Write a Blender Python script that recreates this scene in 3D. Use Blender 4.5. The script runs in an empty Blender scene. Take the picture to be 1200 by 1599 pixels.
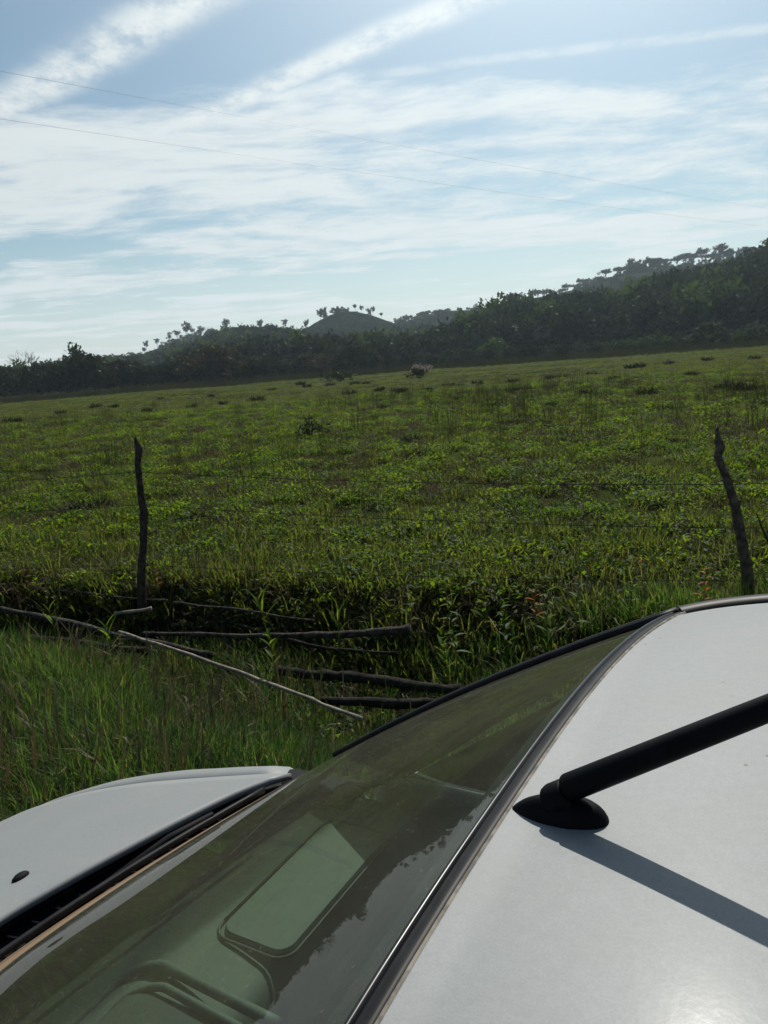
import bpy, bmesh, math, random
import numpy as np
from mathutils import Vector, Matrix, noise as mnoise
rnd = random.Random(7)
rng = np.random.default_rng(7)
PI = math.pi
R = math.radians
S = bpy.context.scene
COL = S.collection

# ------------------------------------------------------------------ camera
CAM = Vector((0, 0, 1.80))
PITCH, ROLL, FOC = R(10.92), R(4.3), 1200.0
_fw = Vector((0, math.cos(PITCH), -math.sin(PITCH)))
_u0 = Vector((0, math.sin(PITCH), math.cos(PITCH)))
_r0 = Vector((1, 0, 0))
_ri = _r0 * math.cos(ROLL) - _u0 * math.sin(ROLL)
_up = _u0 * math.cos(ROLL) + _r0 * math.sin(ROLL)
cam = bpy.data.objects.new('camera', bpy.data.cameras.new('camera'))
COL.objects.link(cam)
cam.matrix_world = Matrix(((_ri.x, _up.x, -_fw.x, CAM.x), (_ri.y, _up.y, -_fw.y, CAM.y),
                           (_ri.z, _up.z, -_fw.z, CAM.z), (0, 0, 0, 1)))
cam.data.sensor_fit = 'HORIZONTAL'; cam.data.sensor_width = 36; cam.data.lens = 36
cam.data.clip_start = 0.02; cam.data.clip_end = 6000
cam.data.dof.use_dof = False
S.camera = cam

def ray(u, v):
    return (_fw + _ri * ((u - 600) / FOC) + _up * ((799.5 - v) / FOC)).normalized()
def onz(u, v, z=0.0):
    d = ray(u, v); return CAM + d * ((z - CAM.z) / d.z)
def atd(u, v, dist):           # point seen there, at a horizontal distance
    d = ray(u, v); return CAM + d * (dist / math.hypot(d.x, d.y))

# ------------------------------------------------------------------ sun, sky, exposure
SUN_AZ, SUN_EL = R(15.5), R(46.5)          # azimuth clockwise from +Y
sd = Vector((math.sin(SUN_AZ) * math.cos(SUN_EL), math.cos(SUN_AZ) * math.cos(SUN_EL), math.sin(SUN_EL)))
sun = bpy.data.objects.new('sun', bpy.data.lights.new('sun', 'SUN'))
COL.objects.link(sun)
sun.data.energy = 5.0; sun.data.angle = R(0.5); sun.data.color = (1.0, 0.95, 0.86)
sun.rotation_euler = sd.to_track_quat('Z', 'Y').to_euler()
S.view_settings.view_transform = 'Standard'; S.view_settings.look = 'None'
S.view_settings.gamma = 1; S.view_settings.use_curve_mapping = False
S.view_settings.exposure = -0.05
S.cycles.max_bounces = 10; S.cycles.transparent_max_bounces = 24
S.cycles.volume_bounces = 0; S.cycles.glossy_bounces = 4; S.cycles.diffuse_bounces = 3

class NT:
    def __init__(s, tree): s.t = tree; s.l = tree.links
    def n(s, typ, **kw):
        nd = s.t.nodes.new(typ)
        for k, v in kw.items():
            if k.startswith('i_'):
                key = k[2:]; key = int(key) if key.isdigit() else key.replace('_', ' ')
                s.set(nd, key, v)
            else: setattr(nd, k, v)
        return nd
    def set(s, nd, key, v):
        sock = nd.inputs[key]
        if hasattr(v, 'links') or isinstance(v, bpy.types.NodeSocket): s.l.new(v, sock)
        else:
            if isinstance(v, tuple) and len(v) == 3 and sock.type == 'RGBA': v = v + (1,)
            sock.default_value = v
    def m(s, op, a, b=None, c=None, clamp=False):
        nd = s.t.nodes.new('ShaderNodeMath'); nd.operation = op; nd.use_clamp = clamp
        for i, v in enumerate((a, b, c)):
            if v is not None: s.set(nd, i, v)
        return nd.outputs[0]
    def vm(s, op, a, b=None, scale=None):
        nd = s.t.nodes.new('ShaderNodeVectorMath'); nd.operation = op
        s.set(nd, 0, a)
        if b is not None: s.set(nd, 1, b)
        if scale is not None: s.set(nd, 'Scale', scale)
        return nd.outputs['Value'] if op in ('DOT_PRODUCT', 'LENGTH', 'DISTANCE') else nd.outputs[0]
    def rng(s, v, a, b, c=0.0, d=1.0, smooth=True):
        nd = s.t.nodes.new('ShaderNodeMapRange'); nd.clamp = True
        nd.interpolation_type = 'SMOOTHSTEP' if smooth else 'LINEAR'
        for i, x in enumerate((v, a, b, c, d)): s.set(nd, i, x)
        return nd.outputs[0]
    def mix(s, f, a, b, blend='MIX'):
        nd = s.t.nodes.new('ShaderNodeMix'); nd.data_type = 'RGBA'; nd.blend_type = blend
        s.set(nd, 0, f); s.set(nd, 6, a); s.set(nd, 7, b)
        return nd.outputs[2]
    def noise(s, vec, scale, detail=4, rough=0.55, dist=0.0):
        nd = s.t.nodes.new('ShaderNodeTexNoise'); nd.noise_dimensions = '3D'
        if vec is not None: s.l.new(vec, nd.inputs['Vector'])
        nd.inputs['Scale'].default_value = scale; nd.inputs['Detail'].default_value = detail
        nd.inputs['Roughness'].default_value = rough; nd.inputs['Distortion'].default_value = dist
        return nd.outputs[0]

w = bpy.data.worlds.new('World'); S.world = w; w.use_nodes = True
w.node_tree.nodes.clear()
N = NT(w.node_tree)
out = N.n('ShaderNodeOutputWorld')
sky = N.n('ShaderNodeTexSky', sky_type='NISHITA', sun_disc=False)
sky.sun_elevation = SUN_EL; sky.sun_rotation = SUN_AZ
sky.air_density = 1.0; sky.dust_density = 1.0; sky.ozone_density = 1.5
tc = N.n('ShaderNodeTexCoord')
dirv = tc.outputs['Generated']
sep = N.n('ShaderNodeSeparateXYZ'); N.l.new(dirv, sep.inputs[0])
zc = N.m('ADD', N.m('MAXIMUM', sep.outputs[2], 0.0), 0.07)
qx = N.m('DIVIDE', sep.outputs[0], zc); qy = N.m('DIVIDE', sep.outputs[1], zc)
q = N.n('ShaderNodeCombineXYZ'); N.l.new(qx, q.inputs[0]); N.l.new(qy, q.inputs[1]); q = q.outputs[0]
def plane(u, v):
    d = ray(u, v); k = max(d.z, 0) + 0.07
    return (d.x / k, d.y / k)
warp = N.noise(q, 1.1, 3, 0.5)
def ndc(tree):  # colour output of a fresh noise for warping
    nd = tree.t.nodes.new('ShaderNodeTexNoise'); tree.l.new(q, nd.inputs[0]); nd.inputs['Scale'].default_value = 0.9
    nd.inputs['Detail'].default_value = 3
    return nd.outputs['Color']
wv = N.vm('SCALE', N.vm('SUBTRACT', ndc(N), (0.5, 0.5, 0.5)), scale=0.55)
qw = N.vm('ADD', q, wv)
# cirrus bands: rotated and stretched noise
mp = N.n('ShaderNodeMapping'); N.l.new(qw, mp.inputs[0]); mp.inputs['Rotation'].default_value = (0, 0, R(-10)); mp.inputs['Scale'].default_value = (0.42, 0.84, 1); mp.inputs['Location'].default_value = (3.3, 1.9, 0)
n1 = N.noise(mp.outputs[0], 1.0, 9, 0.62)
mp2 = N.n('ShaderNodeMapping'); N.l.new(qw, mp2.inputs[0]); mp2.inputs['Rotation'].default_value = (0, 0, R(-22)); mp2.inputs['Scale'].default_value = (1.1, 2.0, 1)
n2 = N.noise(mp2.outputs[0], 1.6, 8, 0.66)
nsum = N.m('ADD', N.m('MULTIPLY', n1, 0.58), N.m('MULTIPLY', n2, 0.42))
# the veil is thickest in a broad belt and thins towards the zenith
ln = N.vm('LENGTH', q)
veil = N.m('MULTIPLY', N.rng(ln, 1.9, 2.9, -0.22, 0.04), 1.0)
cov = N.rng(N.m('ADD', nsum, veil), 0.455, 0.61)
# contrails: straight spread-out streaks
def streak(p0, p1, wid, seed, taper=True, amp=1.0):
    a = plane(*p0); b = plane(*p1)
    dx, dy = b[0] - a[0], b[1] - a[1]; Ln = math.hypot(dx, dy); tx, ty = dx / Ln, dy / Ln
    ws = N.vm('SCALE', N.vm('SUBTRACT', ndc(N), (0.5, 0.5, 0.5)), scale=0.07)
    rel = N.vm('SUBTRACT', N.vm('ADD', q, ws), (a[0], a[1], 0))
    along = N.vm('DOT_PRODUCT', rel, (tx, ty, 0)); across = N.vm('DOT_PRODUCT', rel, (-ty, tx, 0))
    g = N.m('POWER', 2.718, N.m('MULTIPLY', N.m('POWER', N.m('DIVIDE', N.m('ABSOLUTE', across), wid), 3.0), -1.0))
    mm = N.n('ShaderNodeMapping'); N.l.new(rel, mm.inputs[0]); mm.inputs['Rotation'].default_value = (0, 0, -math.atan2(ty, tx)); mm.inputs['Scale'].default_value = (3.0, 2.2, 1); mm.inputs['Location'].default_value = (seed, seed * 2, 0)
    nn = N.rng(N.noise(mm.outputs[0], 3.0, 6, 0.65), 0.30, 0.62)
    ends = N.m('MULTIPLY', N.rng(along, -0.02 * Ln, 0.12 * Ln), N.rng(along, 4.0 * Ln, 2.0 * Ln))
    return N.m('MULTIPLY', N.m('MULTIPLY', N.m('MULTIPLY', g, N.m('ADD', N.m('MULTIPLY', nn, 0.75), 0.25)), ends), amp)
s1 = streak((-150, 262), (300, -5), 0.085, 1.3, amp=1.0)
s2 = streak((190, 235), (740, -5), 0.064, 4.1, amp=1.0)
s3 = streak((560, 120), (1200, 45), 0.035, 8.2, amp=0.5)
cl = N.m('MAXIMUM', N.m('MULTIPLY', cov, 0.92), N.m('MAXIMUM', s1, N.m('MAXIMUM', s2, s3)))
low = N.rng(sep.outputs[2], 0.0, 0.20, 0.72, 0.0)                # milky horizon
cl = N.m('MAXIMUM', cl, low)
sdot = N.m('MAXIMUM', N.vm('DOT_PRODUCT', dirv, tuple(sd)), 0.0)
aure = N.m('POWER', sdot, 9.0)
aure2 = N.m('POWER', sdot, 18.0)
cb = N.m('ADD', N.m('MULTIPLY', aure, 3.2), N.m('ADD', 6.9, N.m('MULTIPLY', n2, 1.8)))
cb = N.m('ADD', cb, N.m('MULTIPLY', aure2, 5.0))
ccol = N.vm('SCALE', (0.92, 0.99, 1.0), scale=cb)
skyc = N.mix(1.0, sky.outputs[0], (0.66, 0.79, 0.76), 'MULTIPLY')
skyg = N.vm('ADD', skyc, N.vm('SCALE', (1.0, 1.0, 0.97), scale=N.m('ADD', N.m('MULTIPLY', aure, 1.2), N.m('MULTIPLY', aure2, 9.0))))
fin = N.mix(cl, skyg, ccol)
bg = N.n('ShaderNodeBackground'); N.l.new(fin, bg.inputs[0]); bg.inputs[1].default_value = 0.105
N.l.new(bg.outputs[0], out.inputs[0])

# ------------------------------------------------------------------ helpers
def tag(o, label=None, cat=None, group=None, kind=None):
    if label: o['label'] = label
    if cat: o['category'] = cat
    if group: o['group'] = group
    if kind: o['kind'] = kind
    return o
def mesh_np(name, V, F_, mats, smooth=False, midx=None):
    """V (n,3); F_ list/array of faces with a constant size or mixed lists"""
    me = bpy.data.meshes.new(name)
    if isinstance(F_, np.ndarray):
        k = F_.shape[1]; nf = len(F_)
        me.vertices.add(len(V)); me.vertices.foreach_set('co', np.asarray(V, np.float32).ravel())
        me.loops.add(nf * k); me.loops.foreach_set('vertex_index', F_.astype(np.int32).ravel())
        me.polygons.add(nf); me.polygons.foreach_set('loop_start', np.arange(0, nf * k, k, dtype=np.int32))
        me.update(calc_edges=True); me.validate()
    else:
        me.from_pydata([tuple(v) for v in V], [], F_); me.update()
    for m_ in (mats if isinstance(mats, (list, tuple)) else [mats]): me.materials.append(m_)
    if midx is not None: me.polygons.foreach_set('material_index', np.asarray(midx, np.int32))
    if smooth: me.polygons.foreach_set('use_smooth', np.ones(len(me.polygons), bool))
    me.update()
    return me
def link(name, me, parent=None, loc=None):
    o = bpy.data.objects.new(name, me); COL.objects.link(o)
    if parent: o.parent = parent
    if loc is not None: o.location = loc
    return o
def empty(name, loc=(0, 0, 0), rz=0):
    o = bpy.data.objects.new(name, None); COL.objects.link(o); o.location = loc; o.rotation_euler = (0, 0, rz)
    o.empty_display_size = 0.2
    return o
def grid(nu, nv, fn, closed_v=False):
    V = [fn(i / (nu - 1), j / (nv - 1) if not closed_v else j / nv) for i in range(nu) for j in range(nv)]
    F_ = []
    for i in range(nu - 1):
        for j in range(nv if closed_v else nv - 1):
            j2 = (j + 1) % nv
            F_.append((i * nv + j, i * nv + j2, (i + 1) * nv + j2, (i + 1) * nv + j))
    return V, F_
def thick(o, t, off=-1):
    md = o.modifiers.new('solid', 'SOLIDIFY'); md.thickness = t; md.offset = off; return o
def bevel(o, wd, seg=2):
    md = o.modifiers.new('bevel', 'BEVEL'); md.width = wd; md.segments = seg; md.limit_method = 'ANGLE'; return o
def tube(pts, rad, seg=8, caps=True, twist=0.0, flat=1.0):
    """pts list of Vector, rad list or float -> V, F"""
    n = len(pts); pts = [Vector(p) for p in pts]
    if not hasattr(rad, '__len__'): rad = [rad] * n
    V = []; F_ = []
    up = Vector((0, 0, 1))
    for i, p_ in enumerate(pts):
        t = (pts[min(i + 1, n - 1)] - pts[max(i - 1, 0)]).normalized()
        if abs(t.dot(up)) > 0.95: a = t.cross(Vector((1, 0, 0))).normalized()
        else: a = t.cross(up).normalized()
        b = t.cross(a).normalized()
        for k in range(seg):
            an = 2 * PI * k / seg + twist
            V.append(p_ + a * math.cos(an) * rad[i] + b * math.sin(an) * rad[i] * flat)
    for i in range(n - 1):
        for k in range(seg):
            k2 = (k + 1) % seg
            F_.append((i * seg + k, i * seg + k2, (i + 1) * seg + k2, (i + 1) * seg + k))
    if caps:
        F_.append(tuple(reversed(range(seg)))); F_.append(tuple(range((n - 1) * seg, n * seg)))
    return V, F_
def joinVF(parts):
    V = []; F_ = []
    for v, f in parts:
        o = len(V); V += list(v); F_ += [tuple(i + o for i in ff) for ff in f]
    return V, F_
def box(x0, x1, y0, y1, z0, z1):
    V = [(x, y, z) for x in (x0, x1) for y in (y0, y1) for z in (z0, z1)]
    return V, [(0, 1, 3, 2), (4, 6, 7, 5), (0, 4, 5, 1), (2, 3, 7, 6), (0, 2, 6, 4), (1, 5, 7, 3)]

# ------------------------------------------------------------------ materials
def newmat(name):
    m_ = bpy.data.materials.new(name); m_.use_nodes = True; m_.node_tree.nodes.clear()
    n_ = NT(m_.node_tree); o_ = n_.n('ShaderNodeOutputMaterial')
    return m_, n_, o_
def princ(name, col, rough=0.6, metal=0.0, var=0.15, scale=8.0, coat=0.0, bump=0.0, bscale=40.0, spec=0.5):
    m_, n_, o_ = newmat(name)
    b = n_.n('ShaderNodeBsdfPrincipled')
    g = n_.n('ShaderNodeTexCoord').outputs['Object']
    ns = n_.noise(g, scale, 6)
    dark = tuple(c * (1 - var) for c in col); lite = tuple(min(1, c * (1 + var)) for c in col)
    n_.set(b, 'Base Color', n_.mix(n_.rng(ns, 0.35, 0.65), dark, lite))
    n_.set(b, 'Roughness', n_.m('ADD', n_.m('MULTIPLY', ns, 0.12), rough - 0.06))
    b.inputs['Metallic'].default_value = metal; b.inputs['Coat Weight'].default_value = coat
    b.inputs['Specular IOR Level'].default_value = spec
    b.inputs['Coat Roughness'].default_value = 0.04
    if bump:
        bp = n_.n('ShaderNodeBump'); n_.l.new(n_.noise(g, bscale, 5), bp.inputs['Height']); bp.inputs['Strength'].default_value = bump; bp.inputs['Distance'].default_value = 0.01
        n_.l.new(bp.outputs[0], b.inputs['Normal'])
    n_.l.new(b.outputs[0], o_.inputs[0])
    return m_
def leafmat(name, colA, colB, trans, tcol, gloss=0.06, grough=0.45, wscale=0.35, dry=None, dryamt=0.1, inst=True):
    """leaf blades: diffuse + translucency, hue shifting per plant and over the ground"""
    m_, n_, o_ = newmat(name)
    oi = n_.n('ShaderNodeObjectInfo').outputs['Random']
    pos = n_.n('ShaderNodeNewGeometry').outputs['Position']
    gn = n_.noise(pos, wscale, 4); gn2 = n_.noise(pos, wscale * 9, 3)
    f = n_.m('ADD', n_.m('MULTIPLY', n_.rng(gn, 0.35, 0.65), 0.45), n_.m('MULTIPLY', oi, 0.30))
    f = n_.m('ADD', f, n_.m('MULTIPLY', n_.rng(gn2, 0.35, 0.65), 0.25))
    c = n_.mix(f, colA, colB)
    if dry:
        c = n_.mix(n_.m('MULTIPLY', n_.rng(n_.noise(pos, 23.0, 2), 0.62 - dryamt, 0.70 - dryamt), 0.8), c, dry)
    d = n_.n('ShaderNodeBsdfDiffuse'); n_.l.new(c, d.inputs[0])
    t = n_.n('ShaderNodeBsdfTranslucent'); n_.l.new(n_.mix(1.0, c, tcol, 'MULTIPLY'), t.inputs[0])
    mx = n_.n('ShaderNodeMixShader', i_0=trans); n_.l.new(d.outputs[0], mx.inputs[1]); n_.l.new(t.outputs[0], mx.inputs[2])
    g = n_.n('ShaderNodeBsdfGlossy'); g.inputs['Roughness'].default_value = grough; g.inputs[0].default_value = (0.9, 0.95, 1, 1)
    m2 = n_.n('ShaderNodeMixShader', i_0=gloss); n_.l.new(mx.outputs[0], m2.inputs[1]); n_.l.new(g.outputs[0], m2.inputs[2])
    n_.l.new(m2.outputs[0], o_.inputs[0])
    return m_

M = {}
M['verge'] = leafmat('verge_grass', (0.027, 0.062, 0.019), (0.078, 0.128, 0.034), 0.58, (1.2, 1.45, 0.6), 0.009, 0.5, 0.8, (0.20, 0.16, 0.08), 0.06)
M['pasture'] = leafmat('pasture_grass', (0.028, 0.050, 0.013), (0.092, 0.116, 0.028), 0.56, (1.45, 1.5, 0.65), 0.009, 0.5, 0.22, (0.15, 0.12, 0.06), 0.10)
M['broad'] = leafmat('broad_leaf', (0.030, 0.066, 0.011), (0.110, 0.150, 0.022), 0.68, (1.7, 1.75, 0.5), 0.009, 0.5, 0.9)
M['reed'] = leafmat('reed_stem', (0.026, 0.034, 0.015), (0.060, 0.055, 0.028), 0.2, (1.2, 1.2, 0.7), 0.009, 0.5, 0.1)
M['dry'] = leafmat('dry_thatch', (0.050, 0.040, 0.022), (0.12, 0.095, 0.055), 0.25, (1.1, 1.0, 0.8), 0.009, 0.5, 0.8)
M['tuss'] = leafmat('tussock_blade', (0.010, 0.016, 0.006), (0.022, 0.030, 0.010), 0.15, (1.2, 1.2, 0.6), 0.009, 0.5, 0.3)
M['yleaf'] = leafmat('young_leaf', (0.070, 0.120, 0.018), (0.110, 0.160, 0.026), 0.55, (1.7, 1.7, 0.5), 0.009, 0.5, 2.0)
M['oleaf'] = leafmat('orange_leaf', (0.30, 0.075, 0.020), (0.42, 0.16, 0.035), 0.5, (1.4, 1.1, 0.8), 0.009, 0.5, 3.0)
M['tree'] = leafmat('tree_leaf', (0.010, 0.017, 0.009), (0.030, 0.040, 0.016), 0.25, (1.3, 1.3, 0.6), 0.02, 0.6, 0.05)
M['tree_olive'] = leafmat('tree_leaf_olive', (0.032, 0.032, 0.014), (0.055, 0.048, 0.022), 0.25, (1.3, 1.2, 0.6), 0.02, 0.6, 0.08)
M['tree_grey'] = leafmat('tree_leaf_grey', (0.028, 0.040, 0.024), (0.055, 0.070, 0.038), 0.25, (1.2, 1.3, 0.7), 0.02, 0.6, 0.08)
M['tree_bright'] = leafmat('tree_leaf_bright', (0.035, 0.062, 0.018), (0.060, 0.090, 0.026), 0.3, (1.3, 1.4, 0.6), 0.02, 0.6, 0.08)
M['pale_leaf'] = leafmat('pale_flower', (0.20, 0.17, 0.15), (0.30, 0.26, 0.235), 0.3, (1.1, 1.0, 0.95), 0.02, 0.6, 0.3)
M['bark'] = princ('bark', (0.070, 0.056, 0.043), 0.9, var=0.35, scale=3, bump=0.5, bscale=9, spec=0.1)
M['post'] = princ('weathered_post', (0.042, 0.034, 0.027), 0.88, var=0.45, scale=22, bump=0.9, bscale=60, spec=0.1)
M['post_brown'] = princ('brown_post', (0.085, 0.068, 0.052), 0.88, var=0.45, scale=22, bump=0.9, bscale=60, spec=0.1)
M['pole'] = princ('grey_dry_pole', (0.048, 0.042, 0.034), 0.85, var=0.6, scale=22, bump=1.0, bscale=70, spec=0.1)
M['pale_pole'] = princ('pale_stripped_pole', (0.20, 0.175, 0.135), 0.65, var=0.3, scale=18, bump=0.3, bscale=70, spec=0.1)
M['rot'] = princ('rotten_log', (0.022, 0.019, 0.016), 0.92, var=0.5, scale=9, bump=0.8, bscale=40, spec=0.1)
M['wire'] = princ('rusty_wire', (0.03, 0.024, 0.02), 0.7, 0.0, var=0.3, scale=60)
M['cable'] = princ('power_cable', (0.38, 0.40, 0.42), 0.5, 0.3)

# ground
def ground_mat():
    m_, n_, o_ = newmat('pasture_ground')
    pos = n_.n('ShaderNodeNewGeometry').outputs['Position']
    big = n_.noise(pos, 0.05, 5); mid = n_.noise(pos, 0.6, 6, 0.6); fine = n_.noise(pos, 14, 6, 0.65)
    g = n_.mix(n_.rng(mid, 0.35, 0.65), (0.014, 0.022, 0.007), (0.040, 0.055, 0.015))
    g = n_.mix(n_.rng(big, 0.4, 0.62, 0, 0.55), g, (0.070, 0.082, 0.026))
    soil = n_.mix(fine, (0.008, 0.007, 0.005), (0.024, 0.019, 0.013))
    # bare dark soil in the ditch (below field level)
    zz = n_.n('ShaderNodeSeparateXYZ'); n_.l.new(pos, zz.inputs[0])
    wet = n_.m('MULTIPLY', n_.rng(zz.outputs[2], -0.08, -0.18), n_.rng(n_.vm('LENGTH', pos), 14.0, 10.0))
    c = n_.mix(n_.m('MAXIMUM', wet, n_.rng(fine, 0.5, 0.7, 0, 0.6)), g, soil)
    b = n_.n('ShaderNodeBsdfPrincipled'); n_.l.new(c, b.inputs[0]); b.inputs['Roughness'].default_value = 0.95
    b.inputs['Specular IOR Level'].default_value = 0.0
    bp = n_.n('ShaderNodeBump'); n_.l.new(fine, bp.inputs['Height']); bp.inputs['Strength'].default_value = 0.8; bp.inputs['Distance'].default_value = 0.04
    n_.l.new(bp.outputs[0], b.inputs['Normal'])
    n_.l.new(b.outputs[0], o_.inputs[0]); return m_
M['ground'] = ground_mat()
M['hill'] = princ('hill_grass', (0.014, 0.022, 0.011), 1.0, var=0.6, scale=0.05, spec=0.0)
M['hill_dark'] = princ('wooded_slope', (0.007, 0.012, 0.007), 1.0, var=0.5, scale=0.15, spec=0.0)

# ------------------------------------------------------------------ terrain
DL = [(-9, 7.9), (-5, 6.75), (-3.0, 6.15), (-1.5, 5.55), (-0.4, 4.62), (0.4, 4.30), (1.6, 3.8)]
DW = [0.6, 0.6, 0.62, 0.72, 1.0, 1.1, 0.8]
def ditch_d(x, y):
    best = 9e9
    for (x0, y0), (x1, y1), w0_, w1_ in zip(DL, DL[1:], DW, DW[1:]):
        dx, dy = x1 - x0, y1 - y0
        t = max(0, min(1, ((x - x0) * dx + (y - y0) * dy) / (dx * dx + dy * dy)))
        best = min(best, math.hypot(x - x0 - t * dx, y - y0 - t * dy) * 0.7 / (w0_ + (w1_ - w0_) * t))
    return best
def gz(x, y):
    r_ = math.hypot(x, y)
    z = 0.0
    if r_ > 3:
        z += 0.10 * mnoise.noise((x * 0.35, y * 0.35, 0)) * min(1, (r_ - 3) / 4)
        z += 0.25 * mnoise.noise((x * 0.06, y * 0.06, 3)) * min(1, max(0, (r_ - 12) / 25))
        z += 0.04 * mnoise.noise((x * 1.7, y * 1.7, 7)) * min(1, (r_ - 3) / 2)
    if r_ < 16:
        d = ditch_d(x, y)
        if d < 1.05:
            t = min(1, max(0, (1.05 - d) / 0.6)); t = t * t * (3 - 2 * t)
            z = z * (1 - t) + (-0.46) * t
    return z
ang = np.concatenate([np.linspace(-180, -42, 40, endpoint=False), np.linspace(-42, 42, 260, endpoint=False), np.linspace(42, 180, 40, endpoint=False)])
rad = np.concatenate([[0.0], np.geomspace(0.4, 2.6, 10, endpoint=False), np.geomspace(2.6, 12, 90, endpoint=False), np.geomspace(12, 1450, 90)])
V = []; F_ = []
for r_ in rad:
    for a in ang:
        x, y = r_ * math.sin(R(a)), r_ * math.cos(R(a)); V.append((x, y, gz(x, y)))
na = len(ang)
for i in range(1, len(rad) - 1):
    for j in range(na):
        j2 = (j + 1) % na
        F_.append((i * na + j, (i + 1) * na + j, (i + 1) * na + j2, i * na + j2))
for j in range(na): F_.append((0, na + j, na + (j + 1) % na))
V2 = V
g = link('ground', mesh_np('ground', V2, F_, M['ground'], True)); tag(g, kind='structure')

def prof(pts, x):
    xs = [p_[0] for p_ in pts]; ys = [p_[1] for p_ in pts]
    return float(np.interp(x, xs, ys))
def hill(name, pts, dist, w0, w1, m_, rough=1.0, x0=-900, x1=2100, nx=200):
    """ridge seen at pixel heights pts (u, v) at a distance; front slope w0 long, back slope w1"""
    us = np.linspace(x0, x1, nx); V = []; top = []
    rows = 26
    for u in us:
        v = prof(pts, u); P_ = atd(u, v, dist); H = max(0.0, P_.z)
        d = Vector((P_.x, P_.y, 0)).normalized()
        for k in range(rows):
            s = k / (rows - 1) * 2 - 1           # -1 front foot .. 0 ridge .. 1 back foot
            rr = dist + (s * w0 if s < 0 else s * w1)
            prf = (1 - s * s) ** 0.9 if s > 0 else (1 - (-s) ** 1.5)
            x, y = d.x * rr, d.y * rr
            nz = mnoise.fractal((x * 0.012, y * 0.012, 5), 1.0, 2.0, 4) * 3.0 * rough * (1 - abs(s)) * min(1, H / 15) * (0 if abs(s) < 0.03 else 1)
            V.append((x, y, H * prf + nz - (1.5 if abs(s) > 0.98 else 0)))
    F_ = [(i * rows + j, i * rows + j + 1, (i + 1) * rows + j + 1, (i + 1) * rows + j) for i in range(nx - 1) for j in range(rows - 1)]
    o = link(name, mesh_np(name, V, F_, m_, True)); tag(o, kind='structure')
    return V, rows
HB = [(-900, 640), (-200, 632), (150, 602), (230, 552), (300, 528), (350, 520), (430, 519), (520, 517), (600, 512), (650, 501), (700, 491), (760, 484), (800, 474), (840, 465), (900, 452), (960, 433), (1010, 424), (1080, 414), (1150, 402), (1200, 396), (1500, 350), (2100, 330)]
VB, rowsB = hill('back_ridge', HB, 720, 260, 300, M['hill'], 1.6)
HC = [(380, 590), (440, 545), (470, 520), (490, 507), (515, 494), (535, 488), (555, 488), (580, 494), (610, 504), (640, 513), (680, 535), (740, 575)]
VC, rowsC = hill('conical_hill', HC, 610, 150, 80, M['hill_dark'], 0.6, 380, 740, 60)
HA = [(300, 610), (600, 594), (690, 570), (725, 545), (760, 524), (800, 508), (880, 503), (950, 497), (1035, 468), (1100, 462), (1165, 438), (1200, 417), (1400, 365), (2100, 300)]
VA, rowsA = hill('wooded_hill', HA, 340, 140, 120, M['hill_dark'], 0.6, 300, 2100, 120)
HM = [(-700, 660), (-100, 610), (150, 590), (200, 584), (250, 572), (310, 558), (350, 544), (400, 536), (440, 543), (509, 552), (560, 545), (610, 540), (653, 535), (700, 536), (760, 544), (820, 560), (960, 580)]
VM, rowsM = hill('low_rise', HM, 430, 120, 100, M['hill_dark'], 1.0, -700, 960, 100)

# ------------------------------------------------------------------ foliage builders
def blade_mesh(name, specs, m_, flatn=False):
    """specs: array rows (x,y,z, az, lean0, lean1, h, w) -> curved 3-segment blades (2 quads + tip)"""
    s = np.asarray(specs); n = len(s)
    x, y, z, az, l0, l1, h, w_ = s.T
    dirx, diry = np.cos(az), np.sin(az); sx, sy = -diry, dirx
    T = [0, 0.38, 0.72, 1.0]; W = [1.0, 0.95, 0.65, 0.0]
    V = np.zeros((n, 7, 3)); px = np.zeros(n); pz = np.zeros(n); k = 0; tprev = 0
    for i, (t, ww) in enumerate(zip(T, W)):
        if i:
            le = l0 + (l1 - l0) * (t + tprev) / 2
            px = px + np.sin(le) * h * (t - tprev); pz = pz + np.cos(le) * h * (t - tprev)
        tprev = t
        cx_, cy_, cz_ = x + dirx * px, y + diry * px, z + pz
        if i < 3:
            for sg in (-1, 1):
                V[:, k, 0] = cx_ + sx * w_ * ww * 0.5 * sg; V[:, k, 1] = cy_ + sy * w_ * ww * 0.5 * sg; V[:, k, 2] = cz_; k += 1
        else:
            V[:, k] = np.stack([cx_, cy_, cz_], 1)
    base = (np.arange(n) * 7)[:, None]
    tri = np.array([[0, 1, 3], [0, 3, 2], [2, 3, 5], [2, 5, 4], [4, 5, 6]])
    F_ = (base[:, None, :] + tri[None]).reshape(-1, 3)
    return mesh_np(name, V.reshape(-1, 3), F_, m_)
def clump(name, n, rad_, h0, h1, w0, w1, l0, l1, m_, seed):
    g_ = np.random.default_rng(seed)
    rr = rad_ * np.sqrt(g_.random(n)); th = g_.random(n) * 2 * PI
    az = th + g_.normal(0, 0.9, n)
    sp = np.stack([rr * np.cos(th), rr * np.sin(th), np.full(n, -0.02), az, np.abs(g_.normal(0, l0, n)), np.abs(g_.normal(l1, l1 * 0.45, n)),
                   g_.uniform(h0, h1, n), g_.uniform(w0, w1, n)], 1)
    return blade_mesh(name, sp, m_)
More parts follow.
